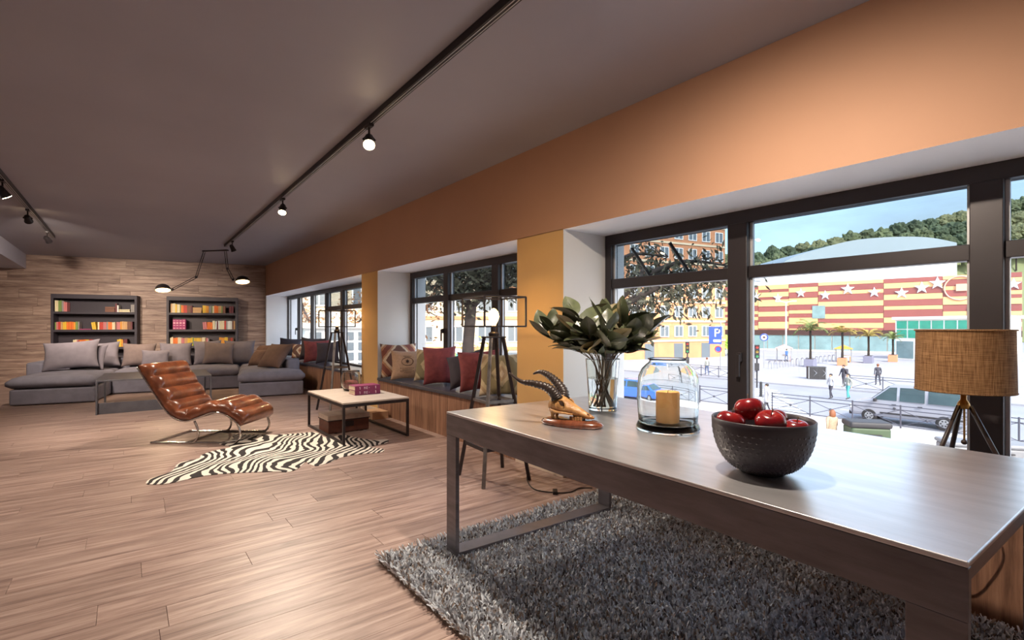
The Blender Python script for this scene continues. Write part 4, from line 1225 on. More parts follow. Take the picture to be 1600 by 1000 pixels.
put_books(bcB, 'grey bookcase by window corner', 1.417, [
    (Z1, 'top shelf', [('tan', 1, .026, .20, .075, 0), ('cream', 2, .03, .215, None, 0), ('yellow', 1, .03, .19, None, 0), ('cream', 2, .026, .19, None, 0), ('green', 1, .022, .18, None, 0), ('orange', 2, .024, .175, None, 0), ('red', 2, .032, .175, None, 0), ('brown', 2, .034, .17, None, 0), ('maroon', 1, .03, .17, None, 0),
                       ('tan', 4, .028, .175, .505, 0, True), ('yellow', 2, .03, .17, .70, 0), ('amber', 2, .028, .17, None, 0), ('grey', 2, .026, .165, None, 0), ('green', 1, .02, .165, None, 0), ('cream', 1, .03, .17, None, 0), ('orange', 2, .036, .17, None, 0), ('tan', 2, .03, .17, None, 0), ('green', 1, .026, .165, None, 0), ('brown', 2, .028, .165, None, 0), ('maroon', 2, .045, .165, 1.24, 0)]),
    (Z2, 'middle shelf', [('magenta', 4, .058, .235, .115, 0), ('pink', 2, .036, .17, .70, -.06), ('orange', 3, .034, .17, None, 0), ('cream', 2, .022, .20, None, -.02), ('white', 1, .026, .20, None, .03), ('maroon', 1, .022, .19, None, 0), ('white', 1, .026, .21, None, 0), ('cream', 3, .03, .205, None, 0), ('red', 1, .032, .20, None, 0), ('grey', 1, .03, .20, None, 0), ('white', 3, .03, .20, None, 0), ('brown', 1, .03, .20, None, 0), ('tan', 1, .03, .20, None, 0), ('red', 2, .03, .215, None, 0)]),
    (Z3, 'third shelf', [('cream', 2, .026, .20, .065, 0), ('orange', 2, .042, .19, None, 0), ('cream', 2, .032, .19, None, 0), ('pink', 2, .03, .185, None, 0), ('tan', 2, .028, .185, None, 0), ('yellow', 3, .03, .185, None, 0), ('green', 1, .02, .185, None, 0), ('yellow', 4, .03, .185, None, 0), ('tan', 1, .028, .185, None, 0), ('cream', 2, .028, .185, None, 0), ('brown', 1, .02, .185, None, 0), ('pink', 1, .026, .175, None, 0), ('grey', 1, .02, .175, None, 0),
                         ('magenta', 2, .024, .15, .875, 0, True), ('amber', 3, .036, .185, 1.035, 0), ('yellow', 2, .03, .185, None, 0), ('brown', 2, .03, .18, None, 0), ('red', 1, .03, .18, None, 0), ('brown', 1, .03, .18, None, 0)])])

# gilt bands on the four magenta volumes
M_gilt = mat('gilt_band', (232, 170, 180), .5)
for o in [o for o in C.objects if o.name.startswith('book') and o.get('label', '').startswith('magenta book') and 'lying' not in o['label']]:
    bd = MB()
    for (a, b_) in ((.02, .035), (.085, .10), (.13, .165), (.195, .205)):
        bd.box(.008, .05, -.0012, .001, a, b_)
    bd.build('gilt_band', M_gilt, o)

# ================================================================== two armed ceiling lamp
M_lampm = mat('lamp_metal', (70, 62, 62), .4, metal=.6)
M_glow = mat('lamp_glow', (255, 226, 170), .4, emit=(255, 214, 150), estr=7)
dl = thing('ceiling_arm_lamp', 'jointed ceiling lamp with two black arms and dome shades', 'ceiling lamp', (1.40, 11.50, ZC))
def LP(x, y, z): return (x - 1.40, y - 11.50, z - ZC)
MB().bar(LP(1.22, 11.72, ZC - .012), LP(1.60, 11.28, ZC - .012), .05, .022).build('ceiling_bar', M_lampm, dl, bevel=.003)
def arm(pts, name='arm'):
    for a, b_ in zip(pts, pts[1:]):
        a, b_ = Vector(a), Vector(b_)
        d_ = (b_ - a).normalized(); s_ = d_.cross(Vector((.6, .79, 0))).normalized() * .018
        for q in (s_, -s_):
            MB().tube([a + q, b_ + q], .007, 6).build(name, M_lampm, dl, smooth=True)
        MB().sphere(b_, .026, 10, 8).build('joint', M_lampm, dl, smooth=True)
def dome(c, power):
    tilt = Euler((-.30, 0, .05))                      # the shades hang tipped towards the room
    o = MB().lathe([(.130, 0), (.125, .045), (.098, .09), (.056, .118), (.0001, .126)], 28, cap=False).build('dome_shade', M_lampm, dl, smooth=True, loc=c); o.rotation_euler = tilt
    MB().lathe([(.0001, .016), (.118, .016), (.118, .006), (.0001, .006)], 24).build('lamp_disc', M_glow, o)
    spot(o, (0, 0, -.01), (0, 0, -1), power, 150, (1, .74, .44), .5, .06)
arm([LP(1.24, 11.70, 2.70), LP(1.10, 11.67, 2.19), LP(.70, 11.58, 1.92)])
dome(LP(.56, 11.66, 1.90), 22)
arm([LP(1.56, 11.31, 2.70), LP(1.59, 11.29, 2.36), LP(1.68, 11.22, 2.14)])
dome(LP(1.83, 11.10, 2.09), 22)

# ================================================================== track lights
M_track = mat('track_black', (40, 34, 36), .45, metal=.4)
M_face = mat('spot_face', (255, 240, 214), .3, emit=(255, 226, 176), estr=30)
def track(label, x, y0, y1, x2=None):
    t = thing('light_track', label, 'light track', (x, y0, ZC))
    L_ = y1 - y0; dx = (x2 if x2 is not None else x) - x
    an_ = -math.atan2(dx, L_); t.rotation_euler = (0, 0, an_)
    MB().box(-.022, .022, 0, L_, -.045, 0).build('rail', M_track, t, bevel=.002)
    MB().box(.007, .011, 0, L_, -.048, -.044).build('conductor_strip', M_bead, t); MB().box(-.011, -.007, 0, L_, -.048, -.044).build('conductor_strip', M_bead, t)
    return t
track('long black lighting track along the ceiling on the window side', 1.385, -1.6, 10.6, 1.46)
track('shorter black lighting track on the ceiling away from the windows', -1.02, -1.6, 11.3, -.96)
def head(label, x, y, target, power, size=75, lit=True, col=(1, .86, .70)):
    t = thing('track_spotlight', label, 'spotlight', (x, y, ZC - .045), 0, 'track spotlights')
    MB().box(-.018, .018, -.05, .05, -.022, 0).build('adapter', M_track, t, bevel=.003)
    MB().tube([(0, 0, -.02), (0, 0, -.085)], .008, 8).build('stem', M_track, t)
    c = Vector((0, 0, -.115)); d_ = (Vector(target) - Vector((x, y, ZC - .16))).normalized()
    hd = MB(); hd.tube([c - d_ * .055, c - d_ * .045, c + d_ * .03, c + d_ * .06], [.022, .030, .038, .045], 18)
    hd.build('can', M_track, t, smooth=True, auto=45)
    MB().tube([c + d_ * .060, c + d_ * .064], [.040, .040], 18).build('lamp_face', M_face if lit else M_bead, t)
    for s_ in (-1, 1):
        sd2 = d_.cross(Vector((0, 0, 1))).normalized() * s_ * .043
        MB().bar(Vector((0, 0, -.085)) + sd2 * .3, c + sd2, .008, .018).build('yoke_arm', M_track, t)
    if lit:
        spot(t, c + d_ * .07, c + d_ * 1.5, power, size, col, .8, .04)
    return t
P_ = TRACK_W
head('lit spotlight closest to the steel table on the window side track', 1.415, 3.55, (.75, 1.9, .5), P_ * .95, 115)
head('lit track spotlight halfway along the window side track', 1.435, 6.2, (.85, 4.9, 0), P_ * 1.9, 130)
head('unlit small spotlight at the far end of the window side track', 1.455, 9.8, (2.4, 10.4, .8), P_, 90, lit=False)
head('lit spotlight furthest from the bookcases on the short track', -.99, 7.15, (.5, 8.2, 0), P_ * 2.0, 105)
head('lit spotlight in the middle of the track away from the windows', -.985, 8.75, (-.7, 14.3, .2), P_ * 2.4, 80)
head('lit spotlight at the end of the track away from the windows', -.975, 10.6, (.4, 14.2, .2), P_ * 2.2, 84)
# both tracks run on out of the picture with the same spacing of lamps (they glint in the apples)
for nm, lab, x, y, tg, pw in (('track_window_side_offscreen', 'track spotlight above the steel console table', 1.40, 1.0, (2.0, 1.15, .76), 1.25),
                              ('track_left_offscreen', 'track spotlight lighting the leather chaise from the side', -1.0, 5.4, (.2, 5.6, 0), .6),
                              ('track_left_next_offscreen', 'track spotlight lighting the bare oak floor', -1.0, 3.7, (.2, 3.6, 0), .35)):
    h_ = head(lab, x, y, tg, P_ * pw, 170 if x > 0 else 105)
    for c_ in h_.children:
        if c_.type == 'LIGHT': c_.name = nm; c_.data.name = nm
# ================================================================== outside: the street below the windows
ZG = -3.6
def vary(o, **k): return o
M_asph = mat('asphalt', (128, 130, 140), .8, var=.10, scale=.35)
M_pave = mat('pavement', (184, 178, 178), .8, var=.07, scale=.8)
M_plaza = mat('plaza', (140, 140, 148), .8, var=.08, scale=.2)
M_linep = mat('road_paint', (200, 200, 200), .7)
M_kerb = mat('kerb_stone', (150, 148, 148), .8)
struct(MB().box(3.5, 330, -60, 190, ZG - .3, ZG - .12).build('ground_street', M_asph))
struct(MB().box(3.5, 29.3, -30, 60, ZG - .2, ZG).build('sidewalk', M_pave))
struct(MB().box(29.3, 29.6, -30, 60, ZG - .2, ZG + .005).build('kerb', M_kerb))
struct(MB().box(44, 124, -20, 60, ZG - .2, ZG).build('plaza', M_plaza))
for i in range(9):
    tag(MB().cbox(30.2 + i * 1.15, 13.9 + i * .72, ZG - .117, .55, 3.4, .008, .32).build('crossing_stripe', M_linep), 'white painted stripe of the zebra crossing', 'road marking', 'zebra crossing stripes')
for i in range(5):
    tag(MB().cbox(33.5 + i * .1, (31, 26.5, 22, 10.5, 6)[i], ZG - .117, .15, 2.2, .008).build('lane_dash', M_linep), 'short white lane dash on the road', 'road marking', 'lane dashes')

# --- star building
M_crim = mat('panel_crimson', (134, 74, 70), .6, var=.05, scale=.6, rand=.08)
M_oran = mat('panel_orange', (214, 164, 116), .6, var=.05, scale=.6, rand=.06)
M_starw = mat('star_white', (232, 232, 240), .4)
M_roofw = mat('roof_white', (186, 194, 198), .5, var=.03, scale=.05)
M_bglass = mat('building_glass', (120, 146, 150), .15, var=.2, scale=.5)
M_conc = mat('concrete', (196, 188, 176), .8, var=.08, scale=.4)
M_dark = mat('dark_band', (66, 40, 36), .6)
A_ = Vector((113.0, 13.2)); B_ = Vector((104.7, 58.5))
fd = (B_ - A_).normalized(); flen = (B_ - A_).length
sbld = thing('shopping_hall', 'long hall with crimson and orange striped facade and white stars', 'building', (A_.x, A_.y, ZG), math.atan2(fd.y, fd.x))
# local x along the facade (from its nearer end), local +y towards the street
H0 = 13.6
MB().box(0, flen, -26, -.25, 0, H0 - .1).build('hall_body', M_conc, sbld)
rs = random.Random(4)
secs_ = [0, 3.4, 9.6, 17.8, 28.2, 33.4, 39.2, flen]
for si in range(len(secs_) - 1):
    z = H0; kcol = si % 2
    while z > 4.3:
        h_ = rs.choice((.55, .8, 1.1, 1.35)) if kcol == 0 else rs.choice((.7, 1.0, 1.4))
        h_ = min(h_, z - 4.2)
        MB().box(secs_[si] + .03, secs_[si + 1] - .03, -.25, rs.choice((.0, .04, .08)), z - h_ + .02, z - .02).build('facade_panel', M_crim if kcol == 0 else M_oran, sbld)
        z -= h_; kcol = 1 - kcol
MB().box(0, flen, -.25, .05, 3.2, 4.2).build('dark_fascia', M_dark, sbld)
for i in range(16):
    x0 = flen * i / 16 + .1; x1 = flen * (i + 1) / 16 - .1
    MB().box(x0, x1, -.26, -.1, .3, 3.1).build('shop_window', M_bglass, sbld)
MB().box(0, flen, -.25, 0, 0, .3).build('plinth', M_conc, sbld)
for (a, z0, z1) in ((27.0, 6.5, 9.0), (4.3, 6.4, 8.2)):
    MB().box(a, a + 2.2, -.2, .12, z0, z1).build('window', M_bglass, sbld)
def star_pts(r, a0=PI / 2, k=.42): return [(r * (1 if i % 2 == 0 else k) * math.cos(a0 + PI * i / 5), r * (1 if i % 2 == 0 else k) * math.sin(a0 + PI * i / 5)) for i in range(10)]
for (sx, sz, sr) in ((43.9, 10.6, .9), (39.6, 11.3, .9), (35.4, 10.8, .9), (31.2, 11.6, .95), (27.0, 11.0, .95), (23.3, 12.0, 1.15), (19.2, 11.2, 1.0), (15.2, 10.9, 1.05), (12.4, 11.7, 1.1), (10.3, 12.4, 1.15), (1.0, 11.7, 1.0)):
    b = MB(); pts = star_pts(sr)
    b.add([(0, .42, 0)] + [(x, .1, y) for x, y in pts] + [(x, .02, y) for x, y in pts], [(0, 1 + i, 1 + (i + 1) % 10) for i in range(10)] + [(1 + i, 11 + i, 11 + (i + 1) % 10, 1 + (i + 1) % 10) for i in range(10)])
    b.build('star', M_starw, sbld, loc=(sx, .06, sz))
ring = [(2.0 * math.cos(2 * PI * i / 32), 0, 2.0 * math.sin(2 * PI * i / 32)) for i in range(32)]
b = MB(); b.tube(ring, .12, 6, closed=True); b.box(-.9, .5, -.1, .1, -.5, .7)
b.build('round_emblem', mat('emblem_pale', (206, 160, 140), .5), sbld, loc=(7.4, .16, 11.4))
# white vaulted roof behind
vr = thing('vaulted_roof_hall', 'large pale hall with a shallow curved white roof', 'building', (150.0, 64.0, ZG))
arc = [(-21.5, 15.5), (-14.2, 19.8), (-9.5, 24.2), (-1, 27.2), (10, 30.0), (22, 31.0), (32, 30.8), (40, 29.3)]
arcs = catmull([(a, 0, z) for a, z in arc], 5)
lat = Vector((R2[0], R2[1])); dep = Vector((F2[0], F2[1]))
base = Vector((150.0, 64.0)); org = dep * 145 + lat * ((1280 - 800) / 780 * 145)
vs = []
for q in arcs:
    for dd in (0, 30):
        p_ = org + lat * q.x + dep * dd - base
        vs.append((p_.x, p_.y, q.z))
for q in arcs:
    for dd in (0, 30):
        p_ = org + lat * q.x + dep * dd - base
        vs.append((p_.x, p_.y, 0))
n_ = len(arcs); fs = []
for i in range(n_ - 1):
    a = i * 2; o_ = n_ * 2
    fs += [(a, a + 2, a + 3, a + 1), (o_ + a, o_ + a + 2, a + 2, a), (a + 1, a + 3, o_ + a + 3, o_ + a + 1)]
fs += [(0, 1, 2 * n_ + 1, 2 * n_), (2 * n_ - 2, 4 * n_ - 2, 4 * n_ - 1, 2 * n_ - 1)]
MB().add(vs, fs).build('vault', M_roofw, vr)

# --- wooded hill
M_hill = mat('hill_grass', (92, 100, 70), .9, var=.2, scale=.05)
hv = []; nH = 30
for i in range(nH + 1):
    pxl = 1040 + 760 * i / nH
    u = (pxl - 800) / 780
    t_ = max(0, (pxl - 1150)) / 450
    zt = 24 + 22 * t_ ** 1.1
    for dd, zz in ((158, 6), (175, zt * .62), (192, zt), (240, zt + 4)):
        p_ = dep * dd + lat * u * dd
        hv.append((p_.x, p_.y, zz if dd > 158 else ZG))
hf = [(i * 4 + j, (i + 1) * 4 + j, (i + 1) * 4 + j + 1, i * 4 + j + 1) for i in range(nH) for j in range(3)]
struct(MB().add(hv, hf).build('hill', M_hill, smooth=True))
M_tree = [mat('tree_olive', (112, 118, 84), .9, var=.4, scale=.6, rand=.2), mat('tree_dark', (92, 102, 76), .9, var=.4, scale=.6, rand=.2), mat('tree_pale', (138, 136, 98), .9, var=.35, scale=.6, rand=.15)]
M_bark = mat('bark', (42, 33, 29), .9, var=.3, scale=6)
def crown_mesh(seed, m, sub=4):
    bm = bmesh.new(); bmesh.ops.create_icosphere(bm, subdivisions=sub, radius=1)
    for v in bm.verts:
        n = noise.noise(v.co * 2.1 + Vector((seed, 0, 0))) * .30 + noise.noise(v.co * 5.5 + Vector((0, seed, 0))) * .22 + noise.noise(v.co * 13 + Vector((0, seed, 3))) * .12
        v.co *= 1 + n
        v.co.z = v.co.z * .85 + .2
    me = bpy.data.meshes.new('crown'); bm.to_mesh(me); bm.free(); me.materials.append(m)
    return me
crowns = [crown_mesh(3.3 * i, M_tree[i % 3]) for i in range(6)]
trunk_me = MB().tube([(0, 0, -2), (0, 0, .2)], [.10, .07], 6).mesh('trunk', M_bark)
ht = random.Random(5)
tl_lab = ['olive green tree on the wooded hill behind the white roof', 'dark green tree on the wooded hill behind the white roof', 'pale yellowish tree on the wooded hill behind the white roof']
for i in range(92):
    row = i % 4
    pxl = 1108 + 24.6 * (i // 4) + (0, 12.3, 0, 12.3)[row] + ht.uniform(-.6, .6)
    dd = 192 - row * 7.2 + ht.uniform(-.3, .3)
    u = (pxl - 800) / 780; t_ = max(0, pxl - 1150) / 450
    zt = 24 + 22 * t_ ** 1.1
    z = zt * (1, .86, .72, .58)[row]
    p_ = dep * dd + lat * u * dd
    k = (i * 5 + i // 3) % 6
    s_ = ht.uniform(2.7, 3.3)
    t = thing('hill_tree', tl_lab[k % 3], 'tree', (p_.x, p_.y, z + s_ * .4), 0, 'trees on the hill, tone %d' % (k % 3))
    t.scale = (s_, s_, s_ * (1.75 if i == 16 else ht.uniform(1.1, 1.35))); t.rotation_euler = (0, 0, ht.uniform(0, 6))
    obj('crown', crowns[k], t); obj('trunk', trunk_me, t)

# --- apartment blocks
M_brick = mat('brick_orange', (186, 128, 92), .8, var=.12, scale=.8)
M_cream = mat('render_cream', (206, 186, 158), .8, var=.06, scale=.4)
M_wfr = mat('window_white', (232, 230, 226), .6)
M_wgl = mat('window_dark_glass', (96, 104, 112), .15)
def block(label, a, b_, h_, wall, band, bay, floor, wsize, name='apartment_block', top_skip=0, depth=12):
    a, b_ = Vector(a), Vector(b_); d_ = b_ - a; n_ = d_.length
    t = thing(name, label, 'building', (a.x, a.y, ZG), math.atan2(d_.y, d_.x))
    MB().box(0, n_, 0, depth, 0, h_).build('block_body', wall, t)
    MB().box(-.3, n_ + .3, -.3, depth, h_, h_ + .5).build('roof', M_conc, t)
    nf = int((h_ - 3) / floor); nb = int(n_ / bay)
    fr = MB(); w_, hh = wsize
    for (x0, x1, z0, z1) in ((-w_ / 2, -w_ / 2 + .1, 0, hh), (w_ / 2 - .1, w_ / 2, 0, hh), (-w_ / 2 + .1, w_ / 2 - .1, 0, .1), (-w_ / 2 + .1, w_ / 2 - .1, hh - .1, hh), (-.05, .05, .1, hh - .1)):
        fr.box(x0, x1, -.12, .02, z0, z1)
    frm = fr.mesh('window', M_wfr); pn = MB().box(-w_ / 2 + .1, w_ / 2 - .1, -.06, .02, .1, hh - .1).mesh('pane', M_wgl)
    for f_ in range(nf):
        zz = 3.3 + f_ * floor
        MB().box(0, n_, -.12, 0, zz - .75, zz - .45).build('floor_band', band, t)
        for i in range(nb):
            o = obj('window', frm, t, loc=((i + .5) * n_ / nb, 0, zz)); obj('pane', pn, o)
    for i in range(nb):
        if i % 2 == 0:
            MB().box((i + .5) * n_ / nb - .9, (i + .5) * n_ / nb + .9, -.03, .02, 0, 2.3).build('ground_door', M_wgl, t)
    return t
block('orange brick apartment block with rows of white windows behind parked cars', (44, 50.5), (77, 43.0), 31, M_brick, M_cream, 2.75, 3.0, (1.7, 1.7))
block('cream apartment block with white windows behind the big street tree', (14.5, 49), (34, 36.5), 19, M_cream, M_brick, 2.6, 3.0, (1.5, 1.6))
block('pale terrace house behind bare branches by the long bench window', (3.8, 37), (14.3, 33.5), 14, M_cream, M_conc, 2.4, 2.9, (1.3, 1.6))

# --- white louvred pavilion next door
lv = thing('louvred_pavilion', 'white louvred pavilion outside the long bench window', 'building', (6.6, 19.4, ZG), -.12)
MB().box(-1.3, 1.3, 0, 1.6, 0, 4.75).build('pavilion_body', M_wfr, lv)
MB().box(-1.45, 1.45, -.15, 1.7, 4.75, 4.95).build('roof_slab', M_conc, lv)
for i in range(4):
    for k in range(7):
        MB().box(-1.15 + i * .6, -.72 + i * .6, -.05, .01, 1.9 + k * .40, 2.2 + k * .40).build('louvre', M_wgl, lv)

# --- kiosk with green windows
M_grn = mat('green_glass', (60, 168, 142), .2, var=.2, scale=1)
kk = thing('white_kiosk', 'white pavilion with green glazed upper windows on the plaza', 'building', (87.0, 13.2, ZG), math.atan2(24.2 - 13.2, 91.5 - 87.0))
MB().box(0, 11.8, -6, 0, 0, 5.9).build('kiosk_body', M_wfr, kk)
MB().box(-.3, 12.1, -6.3, .3, 5.9, 6.3).build('roof_slab', M_wfr, kk)
for i in range(7):
    for k in range(2):
        MB().box(.35 + i * 1.63, 1.75 + i * 1.63, -.02, .08, 3.2 + k * 1.35, 4.4 + k * 1.3).build('green_pane', M_grn, kk)
for i in range(4):
    MB().box(.5 + i * 2.9, 2.9 + i * 2.9, -.02, .06, .2, 2.7).build('shop_pane', M_bglass, kk)

# --- vehicles
M_tyre = mat('tyre', (34, 32, 34), .8)
M_rim = mat('wheel_rim', (176, 176, 180), .3, metal=.7)
M_cglass = mat('car_glass', (44, 60, 62), .08, var=.3, scale=.8)
M_trim = mat('black_trim', (40, 38, 42), .6)
def vehicle(label, x, y, rz, L_, W_, prof, glassq, wheels, wr, body, cat='car', name='parked_car', group=None, z=ZG - .12, handles=()):
    """prof: side outline (x, z); glassq: list of side window quads; windscreen from roof outline; local x towards the front"""
    t = thing(name, label, cat, (x, y, z), rz, group)
    n_ = len(prof); cs_ = []
    hw = W_ / 2
    belt = max(q[0][1] for q in glassq) if glassq else 1.0
    def inset(zv): return hw - max(0, zv - .95) * .22 - (.05 if zv < .35 else 0)
    vs = [(px_, -inset(pz_), pz_) for px_, pz_ in prof] + [(px_, inset(pz_), pz_) for px_, pz_ in prof]
    fs = [tuple(range(n_)), tuple(range(2 * n_ - 1, n_ - 1, -1))] + [(i, (i + 1) % n_, n_ + (i + 1) % n_, n_ + i) for i in range(n_)]
    MB().add(vs, fs).build('car_body', body, t, bevel=.05, seg=3)
    for q in glassq:
        for s in (-1, 1):
            g = [(px_, s * (inset(pz_) + .012), pz_) for px_, pz_ in q]; g2 = [(px_, s * (inset(pz_) - .03), pz_) for px_, pz_ in q]
            m_ = len(q)
            MB().add(g + g2, [tuple(range(m_)), tuple(range(2 * m_ - 1, m_ - 1, -1))] + [(i, (i + 1) % m_, m_ + (i + 1) % m_, m_ + i) for i in range(m_)]).build('side_window', M_cglass, t)
    return t
def add_wheels(t, xs, hw, wr):
    for xw in xs:
        for s in (-1, 1):
            o = MB().tube([(0, -s * .11, 0), (0, -s * .10, 0), (0, s * .10, 0), (0, s * .11, 0)], [wr * .86, wr, wr, wr * .88], 22).build('wheel', M_tyre, t, loc=(xw, s * (hw - .10), wr))
            r_ = MB(); r_.tube([(0, s * .08, 0), (0, s * .118, 0)], [wr * .62, wr * .58], 18)
            r_.build('rim', M_rim, o)
            sp_ = MB()
            for a in range(6):
                sp_.cbox(math.cos(a * PI / 3) * wr * .36, s * .122, math.sin(a * PI / 3) * wr * .36, .06, .01, .06)
            sp_.build('rim_slot', M_tyre, o)
def glass_strip(t, p0, p1, hw0, hw1, name):
    a, b_ = Vector((p0[0], 0, p0[1])), Vector((p1[0], 0, p1[1]))
    nn = Vector((-(b_ - a).z, 0, (b_ - a).x)).normalized()
    if nn.z < 0: nn = -nn
    o_ = nn * .015
    vs = [(a.x + o_.x, -hw0, a.z + o_.z), (a.x + o_.x, hw0, a.z + o_.z), (b_.x + o_.x, hw1, b_.z + o_.z), (b_.x + o_.x, -hw1, b_.z + o_.z)]
    vs += [(x - nn.x * .05, y, z - nn.z * .05) for x, y, z in vs]
    MB().add(vs, [(0, 1, 2, 3), (7, 6, 5, 4), (0, 4, 5, 1), (1, 5, 6, 2), (2, 6, 7, 3), (3, 7, 4, 0)]).build(name, M_cglass, t)
M_silver = mat('silver_paint', (146, 146, 156), .3, metal=.35, coat=.4)
KZ = 1.07
vp = [(-2.30, .32), (2.20, .30), (2.34, .45), (2.34, .72), (2.22, .92), (1.42, 1.10), (.62, 1.80), (.40, 1.90), (-1.9, 1.93), (-2.22, 1.85), (-2.36, 1.0), (-2.36, .45)]
vgl = [[(1.30, 1.12), (.62, 1.72), (.32, 1.74), (.32, 1.12)], [(.20, 1.12), (.20, 1.74), (-.78, 1.76), (-.78, 1.12)], [(-.92, 1.12), (-.92, 1.76), (-2.05, 1.74), (-2.16, 1.12)]]
vp = [(a, b2 * KZ) for a, b2 in vp]; vgl = [[(a, b2 * KZ) for a, b2 in q] for q in vgl]
van = vehicle('silver people carrier parked beside the street railing', 31.55, 7.75, math.atan2(9.512 - 6.42, 30.80 - 30.93), 4.7, 1.9, vp, vgl, None, .33, M_silver, cat='van', name='silver_van')
add_wheels(van, (1.47, -1.52), .95, .33)
glass_strip(van, (1.40, 1.13 * KZ), (.66, 1.78 * KZ), .80, .70, 'windscreen')
for s in (-1, 1):
    MB().box(-2.2, 1.0, min(s * .95, s * .962), max(s * .95, s * .962), .50, .58).build('side_moulding', M_trim, van)
    for xh in (.42, -.62):
        MB().box(xh - .09, xh + .09, min(s * .94, s * .975), max(s * .94, s * .975), .98, 1.02).build('door_handle', M_trim, van)
    MB().box(2.18, 2.32, s * .86 - .12, s * .86 + .1, .66, .84).build('headlight', mat('headlight', (226, 228, 230), .1) if 'headlight' not in bpy.data.materials else bpy.data.materials['headlight'], van, bevel=.03)
    MB().box(1.12, 1.26, min(s * .96, s * 1.16), max(s * .96, s * 1.16), 1.10, 1.26).build('wing_mirror', M_trim, van, bevel=.03)
    MB().sphere((.40, s * .955, .80), .07, 10, 6, s=(1, .3, 1)).build('fuel_cap', M_trim, van)
MB().box(2.26, 2.40, -.84, .84, .30, .50).build('bumper', M_trim, van, bevel=.04)
cp_ = [(-2.0, .30), (1.95, .28), (2.08, .42), (2.05, .68), (1.85, .80), (.95, .92), (.25, 1.38), (-.05, 1.44), (-1.0, 1.43), (-1.75, .98), (-2.06, .92), (-2.10, .45)]
cgl = [[(.78, .96), (.22, 1.32), (-.18, 1.35), (-.18, .96)], [(-.28, .96), (-.28, 1.36), (-.95, 1.35), (-1.45, .98)]]
for (lab, x, y, rz, body) in (('dark purple car parked below the orange brick block', 68.1, 47.2, -.35, mat('paint_plum', (84, 66, 84), .3, coat=.4)),
                              ('blue topped dark car parked below the orange brick block', 73.2, 46.0, -.35, mat('paint_navy', (50, 66, 96), .3, coat=.4)),
                              ('grey green car parked beside the parking sign', 80.0, 45.6, -.35, mat('paint_sage', (150, 162, 152), .3, coat=.4)),
                              ('bright blue car on the road behind the glass vase', 27.2, 22.0, 1.7, mat('paint_blue', (42, 92, 190), .25, coat=.5))):
    c_ = vehicle(lab, x, y, rz, 4.1, 1.75, cp_, cgl, None, .31, body, z=(ZG - .12 if x < 44 else ZG))
    add_wheels(c_, (1.25, -1.3), .86, .31)
    glass_strip(c_, (.93, .95), (.28, 1.37), .72, .62, 'windscreen'); glass_strip(c_, (-1.04, 1.41), (-1.72, 1.01), .62, .70, 'rear_window')
    MB().box(1.95, 2.11, -.78, .78, .28, .46).build('bumper', M_trim, c_, bevel=.03)

# --- street railings with crossed bars
M_rail = mat('railing_paint', (62, 62, 74), .5)
def railing(label, pts, step=2.0, h_=1.05):
    a, b_ = Vector(pts[0]), Vector(pts[1]); d_ = b_ - a; n_ = max(1, round(d_.length / step))
    t = thing('street_railing', label, 'railing', (a.x, a.y, ZG), math.atan2(d_.y, d_.x))
    st2 = d_.length / n_
    for i in range(n_ + 1):
        MB().tube([(i * st2, 0, 0), (i * st2, 0, h_ + .05)], .035, 8).build('post', M_rail, t)
    for i in range(n_):
        x0, x1 = i * st2, (i + 1) * st2
        for z in (h_, .12, h_ - .18):
            MB().tube([(x0, 0, z), (x1, 0, z)], .022, 6).build('rail', M_rail, t)
        MB().tube([(x0, 0, .12), (x1, 0, h_ - .18)], .016, 6).build('cross_bar', M_rail, t)
        MB().tube([(x0, 0, h_ - .18), (x1, 0, .12)], .016, 6).build('cross_bar', M_rail, t)
        MB().sphere(((x0 + x1) / 2, 0, (h_ - .06) / 2), .07, 8, 6).build('boss', M_rail, t)
railing('street railing with crossed bars running past the silver van', ((29.05, 13.4), (29.0, 1.5)))
railing('street railing with crossed bars beside the parking sign', ((44.6, 31.0), (44.4, 21.8)))
railing('street railing with crossed bars on the plaza edge beyond the van', ((44.4, 14.6), (44.4, 8.2)))
railing('low street railing on the pavement behind the glass jar', ((28.9, 25.5), (28.9, 15.9)))

# --- signs, signals and posts
M_blue = mat('sign_blue', (44, 72, 158), .4)
M_signw = mat('sign_white', (236, 236, 240), .4)
M_redm = mat('sign_red', (200, 44, 46), .4)
M_galv = mat('galvanised', (150, 152, 158), .5, metal=.4)
def text_mesh(s, size, m):
    cu = bpy.data.curves.new('txt', 'FONT'); cu.body = s; cu.size = size; cu.align_x = 'CENTER'; cu.extrude = .01
    o = bpy.data.objects.new('txt', cu); C.objects.link(o)
    bpy.context.view_layer.update()
    me = bpy.data.meshes.new_from_object(o.evaluated_get(bpy.context.evaluated_depsgraph_get()))
    bpy.data.objects.remove(o); me.materials.clear(); me.materials.append(m)
    return me
SF = -YAW - .35        # signs face the room
ps = thing('parking_sign', 'blue parking sign with white P on a grey pole', 'sign', (50.8, 29.5, ZG), SF)
MB().tube([(.55, 0, 0), (.55, 0, 5.3)], .06, 8).build('pole', M_galv, ps)
MB().box(-.65, .65, -.09, -.03, 2.95, 4.85).build('panel', M_blue, ps, bevel=.02)
o = obj('letter', text_mesh('P', 1.25, M_signw), ps); o.rotation_euler = (PI / 2, 0, 0); o.location = (.18, -.10, 3.75)
MB().box(-.18, .56, -.10, -.09, 3.18, 3.42).build('sub_print', M_signw, ps)
MB().tube([(.30, -.06, 2.4), (.30, -.09, 2.4)], .34, 20).build('round_plate', M_blue, ps)
rg_ = [(.30 + .32 * math.cos(2 * PI * i / 24), -.10, 2.4 + .32 * math.sin(2 * PI * i / 24)) for i in range(24)]
MB().tube(rg_, .05, 6, closed=True).build('red_rim', M_redm, ps)
